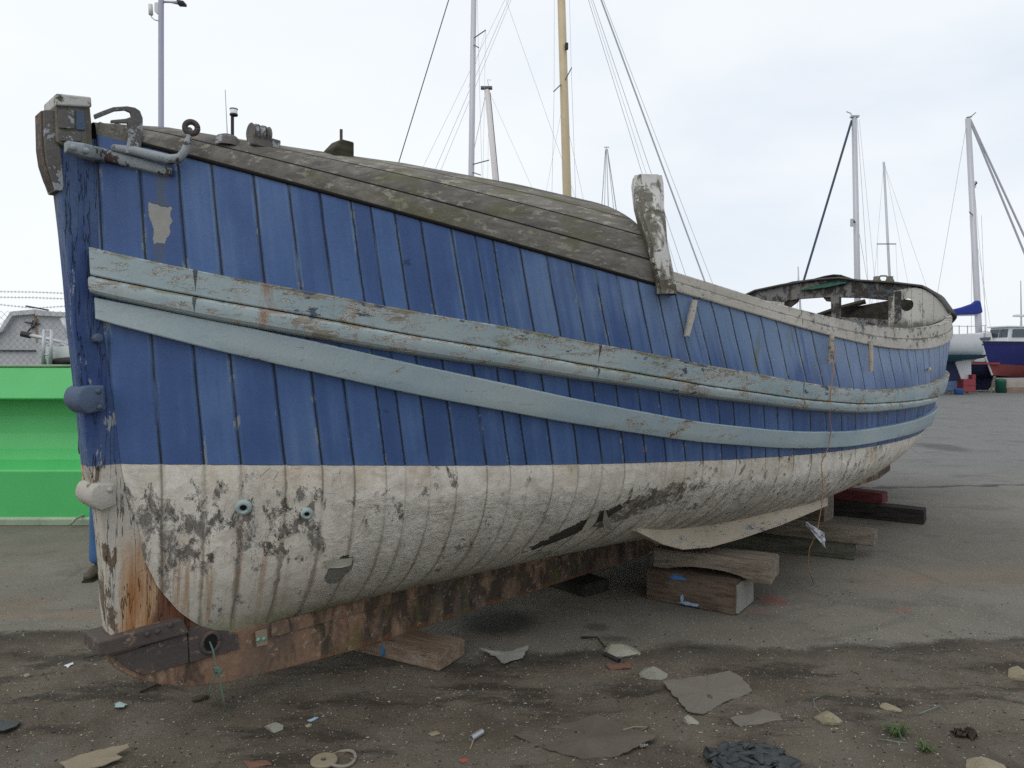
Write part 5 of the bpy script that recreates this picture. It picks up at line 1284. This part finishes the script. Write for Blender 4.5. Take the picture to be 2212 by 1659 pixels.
def crumple(name, c, rad, mat, label, cat, seed, flat=.6, n=12, solid=.002, thick=1.0):
    rows = []
    for i in range(n):
        r_ = []
        for j in range(n):
            a, b = (i/(n-1)-.5)*2, (j/(n-1)-.5)*2; k = 1-.25*abs(a*b); q = Vector((a*3+seed, b*3, seed))
            r_.append(Vector((a*rad*k+mnoise.noise(q)*rad*.5, b*rad*.6*k+mnoise.noise(q+Vector((5, 0, 0)))*rad*.5, (mnoise.noise(q*1.3+Vector((0, 7, 0)))+mnoise.noise(q*1.9)*.8)*rad*flat)))
        rows.append(r_)
    zm = min(p.z for r_ in rows for p in r_); m = MB()
    m.grid([[Vector(c)+p-Vector((0, 0, zm)) for p in r_] for r_ in rows]); return top(m, name, mat, label, cat, smooth=True, solid=solid)
M_PLAS = plain('grey_plastic_film', (.42, .43, .47), .45, .15)
pp = tw[len(px_)+3]
m = MB(); rows = []
for i in range(9):
    rows.append([pp+Vector(((i/8-.62)*.13+.02*mnoise.noise((i, j, 3.)), -.012+.03*mnoise.noise((i*.8, j*.8, 1.)), (.06-.12*i/8)*1.0+(j/6-.5)*.075*(.3+i/8)+.015*mnoise.noise((i, j, 9.)))) for j in range(7)])
m.grid(rows); top(m, 'plastic_scrap', M_PLAS, 'crumpled grey plastic scrap caught on the orange twine', 'plastic scrap', solid=.002)
# green rope through the forefoot
M_ROPE = plain('green_rope', (.11, .17, .13), .85, .3, 0, 40, .004)
ya = l2w(onb(455, 1388, -.10)).y
rp = [at(453,1386,ya-.0), at(460,1404,ya-.02), at(465,1428,ya-.025), at(469,1447,ya-.028), at(475,1470,ya-.03), at(481,1500,ya-.03), at(487,1535,ya-.03)]
m = MB().tube(rp, .0042, 6); m.tube([at(469,1447,ya-.03), at(459,1470,ya-.03), at(453,1490,ya-.03), at(452,1502,ya-.03)], .0035, 6)
for k in range(5):
    cc_ = at(468+2*k%5, 1446+k*1.8, ya-.034); m.tube([cc_+Vector((math.cos(a)*.013, math.sin(a*2)*.006, math.sin(a)*.010)) for a in np.linspace(0, 6.3, 10)], .0038, 5)
top(m, 'rope', M_ROPE, 'knotted green rope hanging through the hole in the forefoot iron', 'rope', smooth=True)

# ------------------------------------------------------------------ person behind the bow
def skin(name, nodes, edges, mat, parent, lev=2):
    me = bpy.data.meshes.new(name); me.from_pydata([n[:3] for n in nodes], edges, []); o = bpy.data.objects.new(name, me); COL.objects.link(o); o.parent = parent
    md = o.modifiers.new('skin', 'SKIN'); md.use_smooth_shade = True; md.branch_smoothing = .6
    for i, n in enumerate(nodes):
        r = n[3]; r = r if isinstance(r, tuple) else (r, r); me.skin_vertices[0].data[i].radius = r
    me.skin_vertices[0].data[0].use_root = True
    ss = o.modifiers.new('sub', 'SUBSURF'); ss.levels = ss.render_levels = lev
    me.materials.append(mat); return o
pf = gp(207, 1242)
per = empty('person', (pf.x+.17, pf.y+.02, 0), math.radians(12), 'person in blue jeans and brown shoes standing behind the bow, one lower leg showing', 'person')
M_SKIN = plain('skin', (.48, .29, .21), .55, .06); M_JEAN = plain('blue_denim', (.060, .135, .29), .85, .25, 0, 14, .004); M_JACK = plain('dark_jacket', (.04, .045, .06), .8, .2, 0, 9, .004); M_SHOE = plain('brown_shoe', (.075, .055, .035), .6, .2); M_HAIR = plain('brown_hair', (.05, .032, .02), .8, .3, 0, 40, .004); M_SOLE = plain('shoe_sole', (.02, .018, .016), .8, .1)
N_ = [(0,0,.95,(.13,.10)),(0,0,1.12,(.135,.10)),(0,.0,1.30,(.15,.105)),(0,.0,1.43,(.10,.07)),(0,-.01,1.51,(.055,.055)),(0,-.02,1.60,(.070,.085)),(0,-.015,1.68,(.074,.090)),(0,-.0,1.745,(.045,.055)),
      (-.17,0,1.41,.055),(-.23,.02,1.14,.042),(-.22,-.06,.90,.032),(-.215,-.085,.81,(.022,.042)),(.17,0,1.41,.055),(.23,.02,1.14,.042),(.22,-.06,.90,.032),(.215,-.085,.81,(.022,.042)),
      (-.10,0,.86,.085),(-.13,-.015,.50,.058),(-.15,.02,.11,.042),(.10,0,.86,.085),(.12,-.015,.50,.058),(.13,.02,.11,.042)]
E_ = [(0,1),(1,2),(2,3),(3,4),(4,5),(5,6),(6,7),(3,8),(8,9),(9,10),(10,11),(3,12),(12,13),(13,14),(14,15),(0,16),(16,17),(17,18),(0,19),(19,20),(20,21)]
for s_, b in ((-1, 11), (1, 15)):
    for k in range(4):
        i = len(N_); bx, by, bz = N_[b][:3]; N_ += [(bx, by-.03+.02*k, bz-.05, .011), (bx, by-.032+.02*k-.006, bz-.10+.006*abs(k-1.4), .008)]; E_ += [(b, i), (i, i+1)]
    i = len(N_); N_ += [(bx-s_*.028, by-.05, bz-.02, .011), (bx-s_*.032, by-.062, bz-.055, .009)]; E_ += [(b, i), (i, i+1)]
body = skin('body', N_, E_, M_SKIN, per)
skin('jeans', [(0,0,.95,(.150,.118)),(0,0,1.10,(.148,.113)),(-.10,0,.84,.098),(-.13,-.015,.50,.078),(-.15,.02,.28,.070),(-.155,.02,.075,.072),(.10,0,.84,.098),(.12,-.015,.50,.078),(.13,.02,.28,.070),(.13,.02,.075,.072)], [(0,1),(0,2),(2,3),(3,4),(4,5),(0,6),(6,7),(7,8),(8,9)], M_JEAN, per)
skin('jacket', [(0,0,.90,(.175,.14)),(0,0,1.12,(.16,.125)),(0,0,1.30,(.175,.13)),(0,0,1.44,(.10,.085)),(-.18,0,1.42,.075),(-.235,.02,1.14,.060),(-.225,-.055,.92,.050),(.18,0,1.42,.075),(.235,.02,1.14,.060),(.225,-.055,.92,.050)], [(0,1),(1,2),(2,3),(3,4),(4,5),(5,6),(3,7),(7,8),(8,9)], M_JACK, per)
skin('hair', [(0,.03,1.62,(.070,.060)),(0,.02,1.70,(.080,.085)),(0,.0,1.755,(.055,.07))], [(0,1),(1,2)], M_HAIR, per)
for s_, fx in ((-1, -.155), (1, .13)):
    so_ = skin('shoe', [(fx, .06, .045, (.040, .042)), (fx, -.03, .05, (.045, .045)), (fx-.01, -.12, .036, (.046, .032)), (fx-.012, -.19, .030, (.034, .024))], [(0,1),(1,2),(2,3)], M_SHOE, per)
    MB().prism([(fx+dx, dy, .0) for dx, dy in ((-.042,.10),(.042,.10),(.046,-.1),(.03,-.20),(-.045,-.20),(-.054,-.1))], (0, 0, .014)).build('sole', M_SOLE, so_, bevel=.004)
fm = MB()
for s_ in (-1, 1): fm.lathe([(0, .012), (.011, .004), (.012, 0)], 10, Vector((s_*.032, -.100, 1.655)), Matrix.Rotation(math.pi/2, 3, 'X'))
fm.build('eyes', M_WHT, body)

# ------------------------------------------------------------------ litter on the ground
M_BOARD = plain('grey_board', (.27, .27, .24), .85, .2, 0, 9, .004, .3); M_CHALK = plain('pale_stone', (.31, .295, .24), .9, .25, 0, 12, .02); M_STN = plain('grey_stone', (.27, .26, .225), .9, .25, 0, 12, .02); M_YST = plain('buff_stone', (.28, .245, .165), .9, .35, 0, 12, .02)
M_CARD = plain('buff_card', (.25, .21, .145), .9, .35, 0, 9, .004, .3); M_BRICK = plain('brick_chip', (.19, .095, .065), .9, .25, 0, 20, .01); M_SLAB = plain('smooth_slab', (.165, .150, .122), .85, .22, 0, 5, .004, .6); M_DKP = plain('dark_plastic', (.03, .03, .035), .5, .2); M_CLOTH = plain('dark_wet_cloth', (.055, .062, .066), .6, .4, 0, 14, .02); M_STICK = plain('dark_stick', (.045, .034, .024), .9, .3, 0, 20, .006)
M_TWGR = plain('pale_green_string', (.16, .24, .19), .8, .1); M_WHCH = plain('white_paint_chip', (.66, .66, .70), .6, .1); M_BLCH = plain('pale_blue_chip', (.30, .42, .52), .6, .1); M_TEALC = plain('blue_green_scrap', (.33, .46, .44), .7, .2)
def gw(u, v): q = gp(u, v); q.z = gh(q.x, q.y); return q
def stone(label, u, v, wpx, hpx, mat, seed, cat='stone', name='stone', pts=None, n=2, wedge=False):
    c = gw(u, v+hpx*.3); s_ = wpx/F*c.y/2; hh = hpx/F*c.y*.62
    bm = bmesh.new(); bmesh.ops.create_icosphere(bm, subdivisions=n, radius=1.0); rn = random.Random(seed); pl_ = []
    for k in range(7):
        d_ = Vector((rn.uniform(-1, 1), rn.uniform(-1, 1), rn.uniform(-.4, 1))).normalized(); pl_.append((d_, rn.uniform(.45, .8)))
    for vv in bm.verts:
        for d_, o_ in pl_:
            e_ = vv.co.dot(d_)-o_
            if e_ > 0: vv.co -= d_*e_
        vv.co += Vector((mnoise.noise(vv.co*3+Vector((seed, 0, 0))),)*3)*.07
        vv.co = Vector((vv.co.x*s_*1.25, vv.co.y*s_*.8, max(vv.co.z, -.35)*hh*.95+hh*.30))
    me = bpy.data.meshes.new(name); bm.to_mesh(me); bm.free(); me.materials.append(mat)
    o = bpy.data.objects.new(name, me); COL.objects.link(o); o.location = c; o.rotation_euler = (0, 0, rn.uniform(-.4, .4)); return tag(o, label, cat)
def sheet(label, pts, mat, name, cat, th=.004, lift=.004, curl=0.0, seed=1, rough=.004):
    """flat scrap lying on the ground, outline in picture order"""
    W_ = [gw(u, v) for u, v in pts]; zmax = max(p.z for p in W_)
    out_ = []; rn = random.Random(seed); rough = max(rough, .006); curl = curl+.004
    for i in range(len(W_)):
        a, b = W_[i], W_[(i+1) % len(W_)]; k = max(2, int((b-a).length/.02))
        for j in range(k):
            q = a.lerp(b, j/k); q += Vector((rn.uniform(-1, 1), rn.uniform(-1, 1), 0))*rough; out_.append(q)
    c = sum(out_, Vector())/len(out_); m = MB(); n = len(out_)
    zz = [zmax+lift+curl*((p-c).length/.15)**2+.006*mnoise.noise(p*14)-.003 for p in out_]
    tp_ = [Vector((p.x, p.y, z+th)) for p, z in zip(out_, zz)]; bt_ = [Vector((p.x, p.y, z)) for p, z in zip(out_, zz)]
    ct = Vector((c.x, c.y, zmax+lift+th)); cb_ = Vector((c.x, c.y, zmax+lift))
    m.add(tp_+bt_+[ct, cb_], [[i, (i+1) % n, 2*n] for i in range(n)]+[[n+(i+1) % n, n+i, 2*n+1] for i in range(n)]+[[i, n+i, n+(i+1) % n, (i+1) % n] for i in range(n)])
    return top(m, name, mat, label, cat)
sheet('torn piece of grey board right of the brown keel block', [(1037,1411),(1068,1420),(1090,1443),(1105,1432),(1128,1425),(1142,1404),(1118,1406),(1105,1412)], M_BOARD, 'board_scrap', 'board scrap', .006, .008, .012)
stone('long pale stone with a grey stain at the edge of the dirt', 1343, 1404, 82, 26, M_CHALK, 3)
stone('grey-white wedge of stone beside the smooth slab', 1414, 1447, 54, 34, M_STN, 4)
sheet('thin red-brown tile chip among the grit', [(1310,1438),(1358,1434),(1366,1443),(1318,1446)], M_BRICK, 'tile_chip', 'tile chip', .008)
stone('small buff stone at the corner of the slab', 1494, 1555, 30, 22, M_CHALK, 5)
stone('buff angular stone lying in a hollow of the dirt', 1788, 1550, 52, 36, M_YST, 6)
stone('buff stone at the right edge of the picture', 2198, 1452, 44, 34, M_YST, 8)
stone('flat yellowish stone at the bottom right corner', 2128, 1648, 74, 30, M_YST, 9)
stone('small tan stone right of the hollow', 1925, 1527, 38, 16, M_YST, 10)
stone('small round stone near the paint chip by the bow', 57, 1450, 16, 10, M_CHALK, 11)
stone('grey clod under the end of the green rope', 430, 1498, 34, 18, plain('dark_clod', (.055, .05, .035), .9, .3), 12, 'clod', 'clod')
stone('pale clod of earth below the keel nose', 592, 1566, 38, 24, M_STN, 13, 'clod', 'clod')
stone('little stone beside the blue chip', 665, 1572, 14, 9, M_YST, 14)
sheet('large smooth grey slab showing through the dirt', [(1432,1474),(1574,1455),(1600,1466),(1626,1496),(1560,1520),(1520,1548),(1490,1545)], M_SLAB, 'flat_stone', 'flat stone', .004, -.003, 0, 4, .004)
sheet('smaller smooth grey slab just below the large one', [(1576,1553),(1650,1536),(1688,1545),(1690,1558),(1625,1566),(1600,1574)], M_SLAB, 'flat_stone', 'flat stone', .004, -.003, 0, 5, .006)
sheet('half-buried dark board with a straight front edge', [(1108,1598),(1130,1590),(1290,1550),(1420,1600),(1330,1640),(1255,1645),(1180,1622)], plain('dirty_board', (.105, .088, .067), .9, .35, 0, 6, .006, .4), 'board', 'board', .004, -.008, 0, 6, .006)
sheet('torn buff card lying bottom left', [(130,1652),(200,1628),(278,1612),(280,1620),(250,1632),(268,1640),(220,1659),(150,1672)], M_CARD, 'card_scrap', 'card', .004, .006, .008, 7)
sheet('dark curled leather-like scrap at the left edge', [(-10,1560),(25,1556),(45,1562),(40,1572),(10,1580),(-14,1582)], M_DKP, 'leather_scrap', 'scrap', .005, .006, .02, 8)
sheet('pale crinkled wrapper left of the forefoot', [(248,1525),(262,1520),(275,1526),(268,1532),(250,1532)], M_TEALC, 'wrapper', 'wrapper', .003, .004, .02, 9)
sheet('white paint chip on the ground left of the forefoot', [(138,1440),(156,1433),(160,1437),(145,1444)], M_WHCH, 'paint_chip', 'paint chip', .003, .003, 0, 10, .001)
sheet('pale blue paint chip in the foreground dirt', [(664,1563),(680,1556),(687,1558),(676,1565)], M_BLCH, 'paint_chip', 'paint chip', .003, .003, 0, 11, .001)
sheet('rust coloured flake near the bottom edge, left of the steel washer', [(525,1650),(575,1648),(590,1658),(540,1664)], M_BRICK, 'rust_flake', 'rust flake', .003, .003, 0, 12)
sheet('small brown splinter in the mid foreground', [(926,1588),(946,1582),(950,1586),(932,1592)], M_CARD, 'splinter', 'splinter', .004, .003, 0, 13)
sheet('orange-red scrap near the bottom middle', [(992,1640),(1010,1634),(1012,1640),(1000,1646)], plain('red_scrap', (.32, .08, .05), .8, .2), 'scrap', 'scrap', .003, .003, .01, 14)
# washer with a hole and a loop beside it
q = gw(700, 1648)
top(MB().lathe([(.014, .0), (.014, .010), (.050, .010), (.054, .006), (.054, 0)], 28, q+Vector((0, 0, .004))), 'washer', M_CARD, 'buff round washer with a centre hole at the bottom edge', 'washer', angle=40)
q = gw(738, 1642)
top(MB().tube([q+Vector((math.cos(a)*.055, math.sin(a)*.06, .008+.004*math.sin(a*2))) for a in np.linspace(0, 2*math.pi, 26)], .007, 6), 'gasket_ring', plain('grey_gasket', (.23, .21, .17), .8, .2), 'dull ring gasket lying behind the round washer', 'ring', smooth=True)
q = gw(1018, 1602); q2 = gw(1041, 1594)
def hollow_tube(a, b, r, nm, mat, lb, cat):
    d_ = (b-a).normalized(); R = frame_from(d_); L_2 = (b-a).length
    return top(MB().lathe([(r*.8, L_2*.5), (r*.8, 0), (r, 0), (r, L_2), (r*.8, L_2), (r*.8, L_2*.5)], 16, a, R), nm, mat, lb, cat, angle=40)
hollow_tube(q+Vector((0, 0, .014)), q2+Vector((0, .02, .014)), .013, 'pipe_piece', M_GALV, 'short grey open pipe end lying in the foreground', 'pipe')
hollow_tube(gw(1306, 1417)+Vector((0, 0, .012)), gw(1338, 1430)+Vector((0, 0, .012)), .012, 'pipe_piece', M_DKP, 'short black pipe end in front of the long pale stone', 'pipe')
def stick(pts, r, nm, mat, lb, cat): return top(MB().tube([gw(u, v)+Vector((0, 0, dz)) for u, v, dz in pts], r, 6), nm, mat, lb, cat, smooth=True)
stick([(302,1497,.008),(345,1482,.012),(400,1462,.010)], .007, 'stick', M_STICK, 'dark thin stick lying left of the keel nose', 'stick')
stick([(1255,1379,.006),(1290,1384,.02),(1305,1400,.012),(1330,1412,.006)], .006, 'stick', M_STICK, 'dark bent twig behind the long pale stone', 'stick')
stick([(180,1428,.01),(215,1420,.015),(265,1414,.02),(312,1425,.012),(300,1440,.006)], .0035, 'wire', M_STICK, 'loop of dark wire on the ground in front of the bow', 'wire')
stick([(1345,1584,.006),(1370,1577,.012),(1402,1574,.008),(1385,1580,.006)], .003, 'string', M_CARD, 'bit of pale string in the middle foreground', 'string')
stick([(1015,1618,.004),(1024,1602,.010),(1030,1594,.006)], .003, 'straw', M_CARD, 'dry straw beside the open pipe end', 'straw')
stick([(1775,1553,.01),(1760,1535,.02),(1757,1520,.02),(1770,1513,.01)], .0018, 'string', M_TWGR, 'pale green string looped over the buff angular stone', 'string')
stick([(1985,1548,.01),(2030,1530,.015),(2045,1538,.008)], .0018, 'string', M_TWGR, 'short pale green string on the dirt at the right', 'string')
stick([(1905,1570,.01),(1935,1578,.02),(1945,1598,.015),(1960,1610,.01),(1925,1606,.008),(1895,1598,.006)], .0018, 'string', M_TWGR, 'pale green string tangled between the two grass tufts', 'string')
crumple('rag', gw(1615, 1645), .17, M_CLOTH, 'dark wet rag crumpled in the foreground', 'rag', 4, .11, 26, .003)
crumple('rag', gw(2085, 1592), .05, M_STICK, 'small dark curl of bark at the right', 'bark', 9, .5, 10, .004)
crumple('fluff', gw(1384, 1612), .03, M_BOARD, 'grey tuft of fluff on the foreground dirt', 'fluff', 12, .6, 9, .002)
# grass tufts
M_GRASS = plain('grass_blade', (.075, .12, .035), .6, .35, 0, 30)
def tuft(u, v, n, h, r, lb, seed):
    rn = random.Random(seed); c = gw(u, v); m = MB()
    for k in range(n):
        a = rn.uniform(0, 6.28); p0 = c+Vector((math.cos(a), math.sin(a), 0))*rn.uniform(0, r*.4); L_2 = h*rn.uniform(.5, 1.1); d_ = Vector((math.cos(a), math.sin(a), 0)); wv = Vector((-math.sin(a), math.cos(a), 0))*.0022
        p1 = p0+d_*L_2*.35+Vector((0, 0, L_2*.6)); p2 = p0+d_*L_2*.95+Vector((0, 0, L_2*rn.uniform(.35, .8)))
        m.add([p0-wv, p0+wv, p1+wv*.8, p1-wv*.8, p2], [[0, 1, 2, 3], [3, 2, 4]])
    return top(m, 'grass_tuft', M_GRASS, lb, 'grass tuft')
tuft(1938, 1590, 70, .075, .06, 'larger tuft of grass growing in the dirt', 2); tuft(2000, 1622, 50, .05, .05, 'smaller bright tuft of grass nearest the bottom right', 3)
# grit: a scatter nobody could count
gmats = [plain('grit_pale', (.36, .34, .27), .9, .3, 0, 60), plain('grit_buff', (.25, .21, .13), .9, .3, 0, 60), plain('grit_dark', (.035, .030, .025), .9, .3, 0, 60), plain('grit_red', (.28, .08, .06), .9, .3, 0, 60), plain('grit_teal', (.20, .38, .38), .9, .3, 0, 60)]
m = MB(); rn = random.Random(11); cnt = 0
while cnt < 14000:
    y = 1.75+(rn.random()**1.15)*4.6; x = rn.uniform(-.70, .70)*y
    b_ = 4.12+.075*x+(.55 if x < -1 else 0)
    if y > b_+.15 and rn.random() > .30: continue
    s_ = rn.choice([.0015, .002, .002, .0025, .003, .0045])*rn.uniform(.7, 1.3)*(1.25 if rn.random() < .06 else 1); q = Vector((x, y, gh(x, y)+s_*.25)); a = rn.uniform(0, 6.28); e_ = rn.uniform(1, 2.6)
    ca, sa = math.cos(a), math.sin(a); V = []
    for px2, py2, pz2 in ((1, 0, 0), (-.5, .8, .1), (-.6, -.7, 0), (.1, .1, .9), (.5, -.6, .5)):
        X_, Y_ = px2*e_, py2; V.append(q+Vector((X_*ca-Y_*sa, X_*sa+Y_*ca, pz2*.8))*s_*rn.uniform(.8, 1.2))
    k = rn.random(); mi = 0 if k < .26 else 1 if k < .58 else 2 if k < .975 else 3 if k < .99 else 4
    m.add(V, [[0, 1, 3], [1, 2, 3], [2, 4, 3], [4, 0, 3], [0, 4, 2, 1]], None, mi); cnt += 1
tag(m.build('grit', gmats), kind='stuff')
